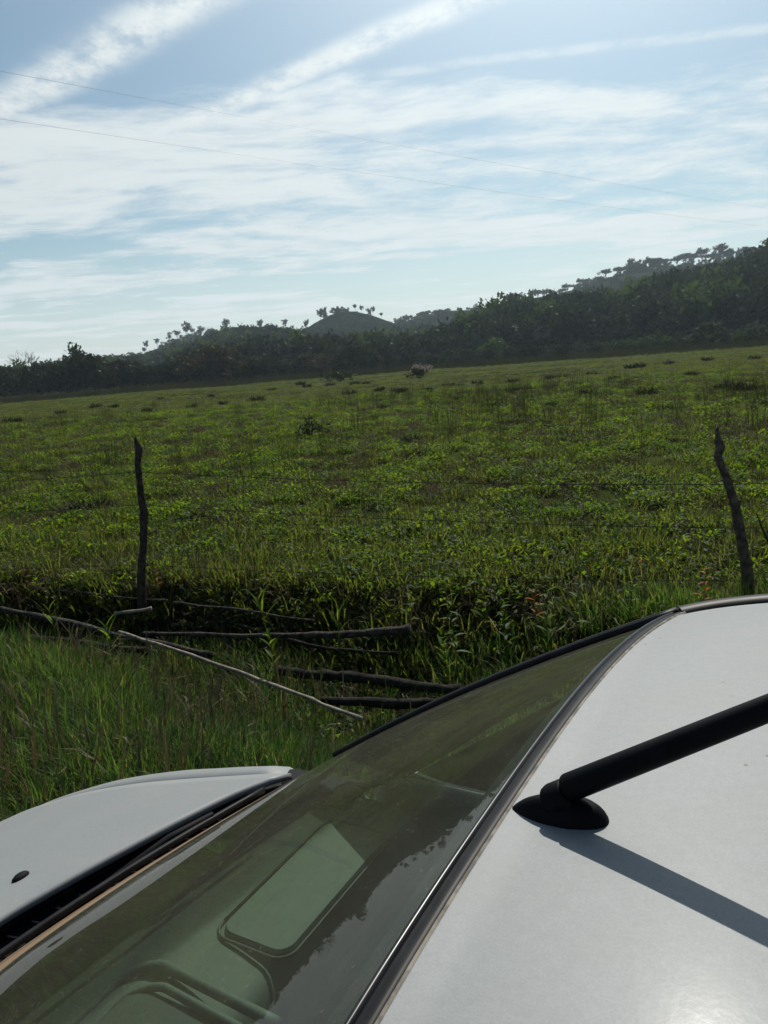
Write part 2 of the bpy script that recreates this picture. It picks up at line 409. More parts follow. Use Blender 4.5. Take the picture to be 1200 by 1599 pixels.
def leafy_mesh(name, n, rad_, h, ls, m_, seed):
    """low broad-leaved weed: ovate folded leaves on invisible-thin stems"""
    g_ = np.random.default_rng(seed)
    V = []; F_ = []
    for i in range(n):
        r0 = rad_ * math.sqrt(g_.random()); th = g_.random() * 2 * PI
        c = Vector((r0 * math.cos(th), r0 * math.sin(th), g_.random() ** 0.7 * h * (1 - 0.4 * r0 / rad_)))
        a = g_.random() * 2 * PI; el = g_.uniform(-0.2, 1.0)
        d = Vector((math.cos(a) * math.cos(el), math.sin(a) * math.cos(el), math.sin(el)))
        s = d.cross(Vector((0, 0, 1))).normalized(); nn = s.cross(d)
        L_ = ls * g_.uniform(0.6, 1.3); W_ = L_ * g_.uniform(0.2, 0.34)
        b = len(V)
        V += [c, c + d * L_ * 0.45 + s * W_ + nn * W_ * 0.4, c + d * L_ * 0.5, c + d * L_ * 0.45 - s * W_ + nn * W_ * 0.4, c + d * L_ - nn * L_ * 0.12]
        F_ += [(b, b + 1, b + 2), (b, b + 2, b + 3), (b + 1, b + 4, b + 2), (b + 2, b + 4, b + 3)]
    for i in range(5):
        a = g_.random() * 2 * PI; p0 = Vector((0, 0, -0.02)); p1 = Vector((math.cos(a) * rad_ * .6, math.sin(a) * rad_ * .6, h * .8))
        b = len(V); s = Vector((-math.sin(a), math.cos(a), 0)) * 0.002
        V += [p0 - s, p0 + s, p1 + s, p1 - s]; F_.append((b, b + 1, b + 2)); F_.append((b, b + 2, b + 3))
    return mesh_np(name, np.array([tuple(v) for v in V]), np.array(F_), m_)
def proto_col(name, meshes):
    c = bpy.data.collections.new(name)
    for i, me in enumerate(meshes):
        o = bpy.data.objects.new('%s_%02d' % (name, i), me); c.objects.link(o)
    return c
def scatter(name, pts, rots, scls, idx, coll, label, cat):
    """one 'stuff' object: points carrying instances"""
    me = bpy.data.meshes.new(name); n = len(pts)
    me.vertices.add(n); me.vertices.foreach_set('co', np.asarray(pts, np.float32).ravel())
    a = me.attributes.new('rot', 'FLOAT_VECTOR', 'POINT'); a.data.foreach_set('vector', np.asarray(rots, np.float32).ravel())
    a = me.attributes.new('scl', 'FLOAT_VECTOR', 'POINT'); a.data.foreach_set('vector', np.asarray(scls, np.float32).ravel())
    a = me.attributes.new('idx', 'INT', 'POINT'); a.data.foreach_set('value', np.asarray(idx, np.int32))
    me.update()
    o = link(name, me)
    ng = bpy.data.node_groups.new(name, 'GeometryNodeTree')
    ng.interface.new_socket('Geometry', in_out='INPUT', socket_type='NodeSocketGeometry')
    ng.interface.new_socket('Geometry', in_out='OUTPUT', socket_type='NodeSocketGeometry')
    gi = ng.nodes.new('NodeGroupInput'); go = ng.nodes.new('NodeGroupOutput')
    ci = ng.nodes.new('GeometryNodeCollectionInfo'); ci.inputs['Collection'].default_value = coll
    ci.inputs['Separate Children'].default_value = True; ci.inputs['Reset Children'].default_value = True
    ip = ng.nodes.new('GeometryNodeInstanceOnPoints'); ip.inputs['Pick Instance'].default_value = True
    def attr(nm, ty):
        na_ = ng.nodes.new('GeometryNodeInputNamedAttribute'); na_.data_type = ty; na_.inputs[0].default_value = nm
        return [s_ for s_ in na_.outputs if s_.enabled and s_.name == 'Attribute'][0]
    e2r = ng.nodes.new('FunctionNodeEulerToRotation')
    L_ = ng.links.new
    L_(gi.outputs[0], ip.inputs['Points']); L_(ci.outputs[0], ip.inputs['Instance'])
    L_(attr('idx', 'INT'), ip.inputs['Instance Index']); L_(attr('rot', 'FLOAT_VECTOR'), e2r.inputs[0]); L_(e2r.outputs[0], ip.inputs['Rotation'])
    L_(attr('scl', 'FLOAT_VECTOR'), ip.inputs['Scale']); L_(ip.outputs[0], go.inputs[0])
    md = o.modifiers.new('scatter', 'NODES'); md.node_group = ng
    tag(o, label, cat, kind='stuff')
    return o

# ------------------------------------------------------------------ the car
YAW = R(150); CO = Vector((0.1005, 0.5047, 0))
car = empty('car', CO, YAW)
tag(car, 'silver hatchback parked beside the pasture with dusty windscreen and roof antenna', 'car')
Minv = (Matrix.Translation(CO) @ Matrix.Rotation(YAW, 4, 'Z')).inverted()
def to_car(Pw): return Minv @ Pw
def c_obj(name, VF, m_, parent=car, smooth=True):
    V_, F__ = VF
    if name in ('hood', 'roof_panel', 'windscreen', 'dashboard', 'cowl_panel', 'pillar'):
        F__ = [tuple(reversed(f)) for f in F__]
    return link(name, mesh_np(name, V_, F__, m_, smooth), parent)

def paint():
    m_, n_, o_ = newmat('silver_paint')
    co = n_.n('ShaderNodeTexCoord').outputs['Object']
    fl = n_.m('ADD', n_.m('MULTIPLY', n_.noise(co, 700, 2), 0.6), n_.m('MULTIPLY', n_.noise(co, 120, 5, 0.7), 0.4)); dust = n_.noise(co, 6, 7, 0.65); dew = n_.noise(co, 160, 3, 0.6)
    b = n_.n('ShaderNodeBsdfPrincipled')
    base = n_.mix(n_.rng(fl, 0.3, 0.7), (0.195, 0.208, 0.214), (0.235, 0.248, 0.254))
    base = n_.mix(n_.rng(dust, 0.42, 0.75, 0.06, 0.30), base, (0.30, 0.285, 0.26))
    vo = n_.n('ShaderNodeTexVoronoi', voronoi_dimensions='2D'); n_.l.new(co, vo.inputs['Vector']); vo.inputs['Scale'].default_value = 26
    speck = n_.m('MULTIPLY', n_.rng(vo.outputs['Distance'], 0.055, 0.03), n_.rng(n_.noise(co, 9, 2), 0.60, 0.68))
    base = n_.mix(n_.m('MULTIPLY', speck, 0.7), base, (0.10, 0.08, 0.06))
    n_.l.new(base, b.inputs['Base Color'])
    b.inputs['Metallic'].default_value = 0.12; b.inputs['Specular IOR Level'].default_value = 0.15
    n_.set(b, 'Roughness', n_.rng(dust, 0.3, 0.8, 0.55, 0.65, False))
    b.inputs['Coat Weight'].default_value = 0.05; n_.set(b, 'Coat Roughness', n_.rng(dust, 0.3, 0.75, 0.16, 0.30, False))
    bp = n_.n('ShaderNodeBump'); n_.l.new(dew, bp.inputs['Height']); bp.inputs['Strength'].default_value = 0.09; bp.inputs['Distance'].default_value = 0.0006
    n_.l.new(bp.outputs[0], b.inputs['Normal']); n_.l.new(bp.outputs[0], b.inputs['Coat Normal'])
    n_.l.new(b.outputs[0], o_.inputs[0]); return m_
M['paint'] = paint()
M['rubber'] = princ('black_rubber', (0.012, 0.012, 0.013), 0.45, var=0.3, scale=30, spec=0.10)
M['plastic'] = princ('black_plastic', (0.006, 0.006, 0.007), 0.7, var=0.25, scale=40, bump=0.15, bscale=500, spec=0.12)
M['antenna'] = princ('antenna_plastic', (0.0035, 0.004, 0.006), 0.55, var=0.25, scale=50, bump=0.08, bscale=600, spec=0.08)
M['trim'] = princ('header_trim', (0.010, 0.010, 0.012), 0.30, var=0.3, scale=25, spec=0.32)
M['dirt'] = princ('dirt_line', (0.16, 0.14, 0.11), 0.8, var=0.5, scale=60)
M['dash'] = princ('dashboard_plastic', (0.068, 0.074, 0.070), 0.6, var=0.12, scale=30, bump=0.25, bscale=700)
M['dashd'] = princ('dark_cabin_plastic', (0.02, 0.02, 0.02), 0.6)
M['seat'] = princ('seat_fabric', (0.045, 0.045, 0.05), 0.95, var=0.2, scale=60)
M['tyre'] = princ('tyre_rubber', (0.02, 0.02, 0.02), 0.85, var=0.3, scale=20)
M['alloy'] = princ('wheel_metal', (0.42, 0.43, 0.44), 0.35, 0.9)
M['lamp'] = princ('lamp_lens', (0.55, 0.57, 0.6), 0.12, 0.2, coat=0.6)
M['red'] = princ('tail_lens', (0.35, 0.02, 0.02), 0.15, 0.0, coat=0.6)
M['black_void'] = princ('underbody', (0.01, 0.01, 0.01), 0.9)
def glass(name, tint, dustamt, dustcol=(0.30, 0.26, 0.19)):
    m_, n_, o_ = newmat(name)
    co = n_.n('ShaderNodeTexCoord').outputs['Object']
    tr = n_.n('ShaderNodeBsdfTransparent'); n_.set(tr, 0, tint)
    gl = n_.n('ShaderNodeBsdfGlossy'); gl.inputs[0].default_value = (1, 1, 1, 1); gl.inputs['Roughness'].default_value = 0.0
    gg = n_.n('ShaderNodeNewGeometry'); cc = n_.m('ABSOLUTE', n_.vm('DOT_PRODUCT', gg.outputs['Incoming'], gg.outputs['Normal']))
    fr_ = n_.m('ADD', 0.036, n_.m('MULTIPLY', 0.62, n_.m('POWER', n_.m('SUBTRACT', 1.0, cc), 5.0)))
    mx = n_.n('ShaderNodeMixShader'); n_.l.new(fr_, mx.inputs[0]); n_.l.new(tr.outputs[0], mx.inputs[1]); n_.l.new(gl.outputs[0], mx.inputs[2])
    df = n_.n('ShaderNodeBsdfDiffuse'); n_.set(df, 0, dustcol)
    big = n_.rng(n_.noise(co, 5, 6, 0.6), 0.25, 0.8, 0.35, 1.0, False)
    fine = n_.rng(n_.noise(co, 260, 3, 0.6), 0.3, 0.75, 0.72, 1.0, False)
    am = n_.m('MULTIPLY', n_.m('MULTIPLY', big, fine), dustamt)
    vo = n_.n('ShaderNodeTexVoronoi', voronoi_dimensions='2D'); n_.l.new(co, vo.inputs['Vector']); vo.inputs['Scale'].default_value = 75
    sp = n_.m('MULTIPLY', n_.rng(vo.outputs['Distance'], 0.11, 0.04), n_.rng(n_.noise(co, 20, 3), 0.52, 0.64))
    am = n_.m('ADD', am, n_.m('MULTIPLY', sp, 0.22))
    # settled dust along the bottom of the glass
    sx = n_.n('ShaderNodeSeparateXYZ'); n_.l.new(co, sx.inputs[0])
    cur = n_.m('SUBTRACT', n_.m('SUBTRACT', 0.785, n_.m('MULTIPLY', n_.m('POWER', n_.m('DIVIDE', n_.m('ABSOLUTE', sx.outputs[1]), 0.696), 1.45), 0.108)), sx.outputs[0])
    bott = n_.rng(n_.m('ADD', cur, n_.m('MULTIPLY', n_.noise(co, 9, 4), 0.012)), 0.098, 0.078)
    n_.set(df, 0, n_.mix(bott, dustcol, (0.30, 0.21, 0.14)))
    am = n_.m('ADD', am, n_.m('MULTIPLY', bott, 0.62), clamp=True)
    m2 = n_.n('ShaderNodeMixShader'); n_.l.new(am, m2.inputs[0]); n_.l.new(mx.outputs[0], m2.inputs[1]); n_.l.new(df.outputs[0], m2.inputs[2])
    n_.l.new(m2.outputs[0], o_.inputs[0]); return m_
M['wind'] = glass('windscreen_glass', (0.66, 0.81, 0.70), 0.16, (0.26, 0.26, 0.19))
M['side_glass'] = glass('side_glass', (0.10, 0.12, 0.11), 0.06)

HW, HBW = 0.612, 0.696
def header(t):       # t -1..1 lateral (left positive)
    a = 1 - abs(t) ** 2.2; b = 1 - abs(t) ** 2.9
    return Vector((0.033 * a, HW * t, 1.42 + 0.047 * b))
def wbase(t):
    a = 1 - abs(t) ** 1.45
    return Vector((0.677 + 0.108 * a, HBW * t, 1.020 + 0.021 * a))
def wsurf(s, t, off=0.0):
    p_ = header(t).lerp(wbase(t), s)
    nrm = Vector((0.50, 0.0, 0.86))
    side = Vector((0, t * 0.35, 0))
    return p_ + (nrm + side).normalized() * (0.016 * 4 * s * (1 - s) + off)
ws = c_obj('windscreen', grid(28, 41, lambda u, v: wsurf(0.004 + 0.99 * u, (2 * v - 1) * 0.992)), M['wind'])
for sg in (-1, 1):
    c_obj('glass_border', grid(20, 4, lambda u, v, sg=sg: wsurf(0.01 + 0.98 * u, sg * (0.99 - 0.075 * v), -0.004)), M['plastic'], ws)
c_obj('glass_border', grid(4, 40, lambda u, v: wsurf(0.01 + 0.035 * u, (2 * v - 1) * 0.985, -0.004)), M['plastic'], ws)
# roof
RL = 0.600
def crestz(f):   # long profile of the roof relative to the header
    x = -f
    return 0.075 * (1 - math.exp(-max(0, x) / 0.28)) - 0.10 * max(0, (x - 0.8) / 0.8) ** 2
def railw(f):    # the roof widens just behind the glass corner
    return 0.036 * (1 - math.exp(-max(0, -f) / 0.07))
def roofpt(u, v, drop=0.0):
    t = 2 * v - 1
    h_ = header(t * RL / HW)
    f = h_.x - 0.0085 - u * 1.62
    a = 1 - abs(t) ** 2.9
    edge = -0.003 * max(0, (abs(t) - 0.93) / 0.07) ** 2
    return Vector((f, (RL + railw(f)) * t, 1.42 + 0.047 * a + crestz(f) * (0.80 - 0.40 * a) + edge - drop))
roof = c_obj('roof_panel', grid(60, 41, lambda u, v: roofpt(u ** 1.8, v)), M['paint']); thick(roof, 0.006)
c_obj('headliner', grid(20, 15, lambda u, v: roofpt(u, v, 0.045)), M['dashd'])
# header trim: bright-edged black strip over the joint + dirt line behind
hp = [header(t) + Vector((0.001, 0, 0.002)) for t in np.linspace(-1, 1, 60)]
def strip(pts, wid, hgt, dirs=Vector((1, 0, -0.35)), prof_n=7):
    V_ = []; d = dirs.normalized()
    for p_ in pts:
        for k in range(prof_n):
            a = PI * k / (prof_n - 1)
            V_.append(p_ + d * (math.cos(a) * wid / 2) + Vector((0.3, 0, 1)).normalized() * (math.sin(a) * hgt))
    F__ = [(i * prof_n + k, i * prof_n + k + 1, (i + 1) * prof_n + k + 1, (i + 1) * prof_n + k) for i in range(len(pts) - 1) for k in range(prof_n - 1)]
    return V_, F__
c_obj('header_trim', strip([p_ + Vector((-0.001, 0, 0.0)) for p_ in hp], 0.015, 0.0030), M['rubber'])
c_obj('header_bead', strip([p_ + Vector((0.0065, 0, -0.001)) for p_ in hp], 0.0055, 0.0035), M['trim'])
c_obj('sealant_line', strip([p_ + Vector((-0.0090, 0, 0.0015)) for p_ in hp], 0.0045, 0.0030), M['dirt'])
# A pillars, outside the glass, and drip rails along the roof
for sg in (-1, 1):
    def pil(u, v, sg=sg):
        e = wsurf(u, sg * 1.0)
        o_ = v
        return e + Vector((0.004 * (1 - o_), sg * (0.004 + 0.052 * o_), 0.006 - 0.002 * o_ - 0.040 * o_ ** 2.4))
    c_obj('pillar', grid(24, 8, pil), M['paint'])
    seal = [wsurf(u, sg * 1.0) + Vector((0, sg * 0.002, 0.004)) for u in np.linspace(0, 1, 24)]
    c_obj('glass_seal', tube(seal, 0.0075, 7), M['rubber'])
    seal2 = [pil(u, 0.55) + Vector((0, 0, 0.003)) for u in np.linspace(0, 1, 24)]
    c_obj('pillar_molding', tube(seal2, 0.006, 6), M['rubber'])
    rp = [Vector((0.0 - 1.6 * u, sg * (RL + 0.020 + railw(-1.6 * u)), 1.418 + crestz(-1.6 * u) * 0.80)) for u in np.linspace(0, 1, 40) ** 2]
    c_obj('roof_ditch_molding', tube(rp, 0.019, 10, flat=0.6), M['rubber'])
    ro = [Vector((0.01 - 1.6 * u, sg * (RL + 0.040 + railw(-1.6 * u)), 1.416 + crestz(-1.6 * u) * 0.80)) for u in np.linspace(0, 1, 40) ** 2]
    c_obj('roof_rail', tube(ro, 0.005, 8, flat=0.9), M['paint'])
# hood
def hoodrear(t):
    return float(np.interp(abs(t) * 0.635, [0, .12, .2, .3, .41, .53, .60, .635], [.930, .922, .903, .876, .847, .812, .775, .745]))
def hoodz(f):
    return float(np.interp(f, [0.60, 0.75, 0.93, 1.15, 1.33, 1.55, 1.70, 1.82, 1.90], [1.022, 1.004, 0.962, 0.908, 0.852, 0.762, 0.685, 0.60, 0.52]))
# smooth table
_hf = np.linspace(0.5, 1.95, 60); _hz = np.array([hoodz(f) for f in _hf])
for _ in range(6): _hz[1:-1] = (_hz[:-2] + _hz[1:-1] * 2 + _hz[2:]) / 4
def hoodz(f): return float(np.interp(f, _hf, _hz))
HH = 0.635
def hoodpt(u, v):
    t = 2 * v - 1; r0 = hoodrear(t)
    f = r0 + (1.86 - 0.16 * t * t - r0) * u
    cr = 0.036 * (1 - t * t)
    e = 0
    wd = HH * (1 - 0.10 * u)
    return Vector((f, wd * t, hoodz(f) + cr + e))
hood = c_obj('hood', grid(40, 41, hoodpt), M['paint']); thick(hood, 0.012)
for sg in (-1, 1):
    nz = roofz = None
    pos = Vector((1.02, sg * 0.215, 0)); t = pos.y / HH
    u_ = (pos.x - hoodrear(t)) / (1.86 - 0.16 * t * t - hoodrear(t)); b = hoodpt(u_, (t + 1) / 2)
    Vn = []; 
    for i, (hh, rr) in enumerate([(0, 1), (0.4, 1.0), (0.8, 0.75), (1, 0.35)]):
        for k in range(14):
            a = 2 * PI * k / 14
            Vn.append(b + Vector((math.cos(a) * 0.010 * rr, math.sin(a) * 0.016 * rr, 0.009 * hh - 0.001)))
    Fn = [(i * 14 + k, i * 14 + (k + 1) % 14, (i + 1) * 14 + (k + 1) % 14, (i + 1) * 14 + k) for i in range(3) for k in range(14)] + [tuple(range(42, 56))]
    c_obj('washer_nozzle', (Vn, Fn), M['plastic'])
# cowl panel: dark trough between hood and glass, with slats
def cowl(u, v):
    t = (2 * v - 1) * 1.0
    a = wbase(t * 0.99) + Vector((-0.01, 0, -0.012)); th = max(-1, min(1, a.y / HH))
    bx = hoodrear(th); b = Vector((bx + 0.03, a.y * 0.97, hoodz(bx) + 0.036 * (1 - th * th) - 0.030))
    p_ = a.lerp(b, u); p_.z -= 0.030 * math.sin(PI * u) ** 0.7
    return p_
cw = c_obj('cowl_panel', grid(12, 41, cowl), M['plastic'])
for i in range(26):
    v0 = 0.14 + 0.72 * i / 26
    V_, F__ = tube([cowl(0.35, v0) + Vector((0, 0, 0.004)), cowl(0.85, v0) + Vector((0, 0, 0.006))], 0.003, 5)
    c_obj('cowl_slat', (V_, F__), M['plastic'], cw)
c_obj('cowl_edge_seal', tube([cowl(0.93, v) + Vector((0, 0, 0.006)) for v in np.linspace(0.03, 0.97, 40)], 0.006, 6), M['rubber'], cw)
# wipers
for (y0, y1, y2) in ((0.42, -0.02, 0.50), (-0.12, -0.50, 0.05)):
    def wp(y, up, s=0.93):
        t = y / HBW; return wsurf(s, t, up)
    arm = tube([cowl(0.5, (y0 / HBW * 0.99 + 1) / 2) + Vector((0, 0, 0.01)), wp((y0 + y1) / 2, 0.020, 0.985), wp((y0 * .3 + y1 * .7), 0.018, 0.965)], [0.011, 0.008, 0.005], 6, flat=0.6)
    wa = c_obj('wiper', arm, M['plastic'])
    bl = tube([wp(y, 0.010, 0.972 - 0.012 * math.sin(PI * (y - y1) / (y2 - y1))) for y in np.linspace(y1, y2, 16)], 0.0055, 6)
    c_obj('wiper_blade', bl, M['rubber'], wa)
# antenna
af = -0.016; az0 = 1.42 + 0.047
ant = empty('antenna'); ant.parent = car; ant.location = (af, 0.004, az0 + 0.001)
def antbase(u, v):      # teardrop dome: u height 0..1, v around
    a = 2 * PI * v
    lx, ly = math.cos(a), math.sin(a)
    k = (1 - u ** 2.4) ** 0.5 if u < 1 else 0
    fx = (0.043 if lx > 0 else 0.030) * lx * k * (1 if lx < 0 else (1 - 0.15 * u)); 
    wy = 0.0145 * (1 - 0.30 * max(0, lx)) * ly * k * (abs(ly) ** -0.12 if abs(ly) > .05 else 1)
    return Vector((fx - 0.006 * u, wy, 0.024 * u))
V_, F__ = grid(9, 28, antbase, closed_v=True)
F__.append(tuple(reversed(range(28))))
link('antenna_base', mesh_np('antenna_base', V_, F__, M['antenna'], True), ant)
tl = R(33)
md_ = Vector((-math.cos(tl), 0, math.sin(tl)))
c0 = Vector((0.012, 0, 0.016))
col_ = tube([c0 + md_ * s for s in (0.0, 0.004, 0.016, 0.018)], [0.010, 0.0115, 0.0115, 0.0105], 16)
link('antenna_collar', mesh_np('antenna_collar', *col_, M['antenna'], True), ant)
c1 = Vector((-0.0015, 0, 0.0295))
mast = tube([c1 + md_ * s for s in (0.0, 0.002, 0.05, 0.13, 0.22, 0.30, 0.302)], [0.0088, 0.0098, 0.0092, 0.0082, 0.0066, 0.0050, 0.003], 16)
link('antenna_mast', mesh_np('antenna_mast', *mast, M['antenna'], True), ant)

# body sides
def halfw(z):
    return float(np.interp(z, [0.18, 0.30, 0.45, 0.62, 0.80, 0.92, 0.955], [0.735, 0.785, 0.812, 0.822, 0.812, 0.790, 0.775]))
def plan(f):
    return 1 - 0.13 * max(0, (f - 0.9) / 1.05) ** 2.2 - 0.10 * max(0, (-f - 1.0) / 1.05) ** 2.4
def side_top(f):
    if f > 0.84: return min(hoodz(f) - 0.010, 1.0)
    if f > 0.70: return 0.955 + (hoodz(0.84) - 0.01 - 0.955) * max(0, (f - 0.79) / 0.05)
    return 0.955
WF, WR, WZ, WRAD = 1.18, -1.28, 0.29, 0.335
def side_grid(f0, f1, z0, ztopf, sg, nf, nz_, edge_in=False):
    V_ = []; idx = {}; F__ = []
    for i in range(nf):
        f = f0 + (f1 - f0) * i / (nf - 1)
        for j in range(nz_):
            zt = ztopf(f); z = z0 + (zt - z0) * j / (nz_ - 1)
            y = halfw(min(z, 0.955)) * plan(f)
            if edge_in and z > zt - 0.14:       # fender shoulder curls in to the hood
                k = (z - (zt - 0.14)) / 0.14
                yh = HH * (1 - 0.10 * max(0, (f - 0.85) / 1.0)) + 0.004
                a = k * PI / 2
                y = yh + (y - yh) * math.cos(a) ** 0.8 if k < 1 else yh
                z = zt - 0.14 + 0.14 * math.sin(a)
            # keep clear of the wheel openings
            for wf in (WF, WR):
                dx, dz = f - wf, z - WZ; dd = math.hypot(dx, dz)
                if dd < WRAD + 0.02 and dd > 1e-4 and dd > WRAD - 0.05:
                    s_ = (WRAD) / dd; 
                    V_.append(Vector((wf + dx * s_, sg * y, WZ + dz * s_))); break
            else: V_.append(Vector((f, sg * y, z)))
    for i in range(nf - 1):
        for j in range(nz_ - 1):
            q4 = (i * nz_ + j, i * nz_ + j + 1, (i + 1) * nz_ + j + 1, (i + 1) * nz_ + j)
            c = sum((V_[k] for k in q4), Vector()) / 4
            if min(math.hypot(c.x - WF, c.z - WZ), math.hypot(c.x - WR, c.z - WZ)) < WRAD - 0.004: continue
            F__.append(q4 if sg < 0 else q4[::-1])
    return V_, F__
for sg in (-1, 1):
    o = c_obj('front_fender', side_grid(0.66, 1.93, 0.20, side_top, sg, 50, 24, True), M['paint']); thick(o, 0.01, 1 if sg < 0 else 1)
    o = c_obj('door', side_grid(-0.42, 0.652, 0.24, lambda f: 0.955 + 0.06 * max(0, (f - 0.45) / 0.2) ** 2, sg, 26, 16), M['paint']); thick(o, 0.012)
    hd = c_obj('door_handle', tube([Vector((-0.30 + 0.02 * k, sg * (0.822 + 0.022 * math.sin(PI * k / 7)), 0.84)) for k in range(8)], 0.010, 8), M['plastic'], o)
    o = c_obj('rear_quarter', side_grid(-2.02, -0.428, 0.22, lambda f: 0.955, sg, 50, 18), M['paint']); thick(o, 0.01)
    c_obj('cowl_cover', grid(8, 8, lambda u, v, sg=sg: (wsurf(1.0, sg * 0.995) + Vector((-0.10 + 0.10 * u, sg * 0.03, -0.02 + 0.0 * u))).lerp(Vector((0.66 + 0.20 * u, sg * (0.70 + 0.09 * v), 0.985 - 0.035 * v)), 0.15 + 0.85 * v) if False else Vector((0.60 + 0.23 * u, sg * (0.60 + 0.19 * v), 0.976 - 0.012 * u - 0.055 * v ** 2.5))), M['plastic'])
    # greenhouse
    def gh(f, k): return Vector((f, sg * ((0.770 * plan(f)) * (1 - k) + 0.650 * k), 0.957 + (1.395 + crestz(min(0, f)) * 0.75 - 0.957) * k))
    fr0, fr1 = 0.62, 0.02
    def win1(u, v): k = v * 0.94 + 0.02; f = -0.36 + ((fr0 - 0.06) * (1 - k) + (fr1 - 0.05) * k + 0.36) * u; return gh(f, k)
    c_obj('door_window', grid(14, 8, win1), M['side_glass'])
    c_obj('pillar', grid(3, 8, lambda u, v: gh(-0.44 + 0.08 * u, v) + Vector((0, sg * 0.004, 0))), M['rubber'])
    def win2(u, v): k = v * 0.94 + 0.02; f0 = -1.45 + 0.18 * k; return gh(f0 + (-0.44 - f0) * u, k)
    c_obj('quarter_window', grid(14, 8, win2), M['side_glass'])
    def pilc(u, v): f0 = -1.86 + 0.36 * v; f1 = -1.45 + 0.18 * v; return gh(f0 + (f1 - f0) * u, v)
    c_obj('pillar', grid(6, 8, pilc), M['paint'])
    def corner(u, v): k = v; f0 = 0.02 * k + 0.56 * (1 - k); f1 = wsurf(1 - k, sg).x; p0 = gh(f0, k); p1 = wsurf(1 - k, sg * 1.0) + Vector((0, sg * 0.056, -0.036)); return p0.lerp(p1, u)
    c_obj('window_frame', grid(4, 12, corner), M['rubber'])
    # mirror
    ms = [Vector((0.40, sg * 0.80, 0.985)), Vector((0.40, sg * 0.84, 0.985)), Vector((0.405, sg * 0.87, 0.985)), Vector((0.41, sg * 0.93, 0.985)), Vector((0.41, sg * 0.955, 0.985))]
    if sg > 0:
        o = c_obj('side_mirror', tube(ms, [0.018, 0.025, 0.055, 0.058, 0.03], 12, flat=0.8), M['plastic'])
    # wheels
    for wf in (WF, WR):
        rim = empty('wheel'); rim.parent = car; rim.location = (wf, sg * 0.72, WZ)
        ty = []
        prof_ = [(0.19, -0.075), (0.26, -0.09), (0.285, -0.075), (0.29, 0.0), (0.285, 0.075), (0.26, 0.09), (0.19, 0.075)]
        Vt = [Vector((rr * math.cos(2 * PI * k / 40), yy, rr * math.sin(2 * PI * k / 40))) for rr, yy in prof_ for k in range(40)]
        Ft = [(i * 40 + k, i * 40 + (k + 1) % 40, (i + 1) * 40 + (k + 1) % 40, (i + 1) * 40 + k) for i in range(6) for k in range(40)]
        link('tyre', mesh_np('tyre', Vt, Ft, M['tyre'], True), rim)
        prof_ = [(0.19, -0.07), (0.175, 0.0), (0.182, 0.055), (0.19, 0.07)]
        Vt = [Vector((rr * math.cos(2 * PI * k / 40), yy * sg, rr * math.sin(2 * PI * k / 40))) for rr, yy in prof_ for k in range(40)]
        Ft = [(i * 40 + k, i * 40 + (k + 1) % 40, (i + 1) * 40 + (k + 1) % 40, (i + 1) * 40 + k) for i in range(3) for k in range(40)]
        parts = [(Vt, Ft)]
        for s_ in range(5):
            a = 2 * PI * s_ / 5 + 0.3; d = Vector((math.cos(a), 0, math.sin(a)))
            parts.append(tube([d * 0.03 + Vector((0, sg * 0.055, 0)), d * 0.18 + Vector((0, sg * 0.05, 0))], [0.028, 0.036], 6))
        parts.append(tube([Vector((0, sg * 0.03, 0)), Vector((0, sg * 0.065, 0))], [0.05, 0.042], 16))
        link('rim', mesh_np('rim', *joinVF(parts), M['alloy'], False), rim)
        parts = [tube([Vector((wf, sg * 0.50, WZ)), Vector((wf, sg * 0.505, WZ))], 0.33, 24)]
        # arch liner
        Va = [Vector((wf + 0.33 * math.cos(PI * k / 20), sg * yy, WZ + 0.33 * math.sin(PI * k / 20))) for yy in (0.50, 0.79) for k in range(21)]
        Fa = [(k, k + 1, 22 + k, 21 + k) for k in range(20)]
        parts.append((Va, Fa))
        c_obj('wheel_arch_liner', joinVF(parts), M['black_void'])
    c_obj('headlight', grid(6, 10, lambda u, v: Vector((1.915 - 0.20 * v ** 2 + 0.012 * math.sin(PI * u), sg * (0.36 + 0.36 * v), 0.52 + 0.13 * u + 0.02 * v - 0.10))), M['lamp'])
    c_obj('tail_lamp', grid(6, 4, lambda u, v: Vector((-2.03 + 0.03 * u + 0.01 * v, sg * (0.60 + 0.13 * v), 0.60 + 0.30 * u))), M['red'])
def bump_f(u, v):
    t = 2 * v - 1; a = u
    return Vector((1.96 - 0.22 * abs(t) ** 2.6 - 0.05 * (1 - math.sin(PI * a)) , 0.735 * t, 0.20 + 0.22 * a))
o = c_obj('front_bumper', grid(10, 31, bump_f), M['paint'])
c_obj('grille', grid(4, 21, lambda u, v: Vector((1.925 - 0.02 * u, -0.34 + 0.68 * v, 0.42 + 0.10 * u))), M['plastic'])
c_obj('rear_bumper', grid(10, 31, lambda u, v: Vector((-2.07 + 0.16 * abs(2 * v - 1) ** 2.6 + 0.05 * (1 - math.sin(PI * u)), 0.74 * (2 * v - 1), 0.22 + 0.34 * u))), M['paint'])
c_obj('tailgate', grid(8, 25, lambda u, v: Vector((-2.03 + 0.17 * abs(2 * v - 1) ** 3 + 0.05 * u + 0.02, 0.72 * (2 * v - 1), 0.56 + 0.40 * u))), M['paint'])
c_obj('rear_window', grid(8, 25, lambda u, v: Vector((-1.94 + (0.35) * u + 0.10 * abs(2 * v - 1) ** 3 * (1 - u), (0.70 - 0.10 * u) * (2 * v - 1), 0.96 + (1.37 - 0.96) * u))), M['side_glass'])
c_obj('floor_pan', box(-2.0, 1.88, -0.70, 0.70, 0.19, 0.24), M['black_void'], smooth=False)
c_obj('firewall', box(0.74, 0.76, -0.66, 0.66, 0.24, 0.95), M['black_void'], smooth=False)
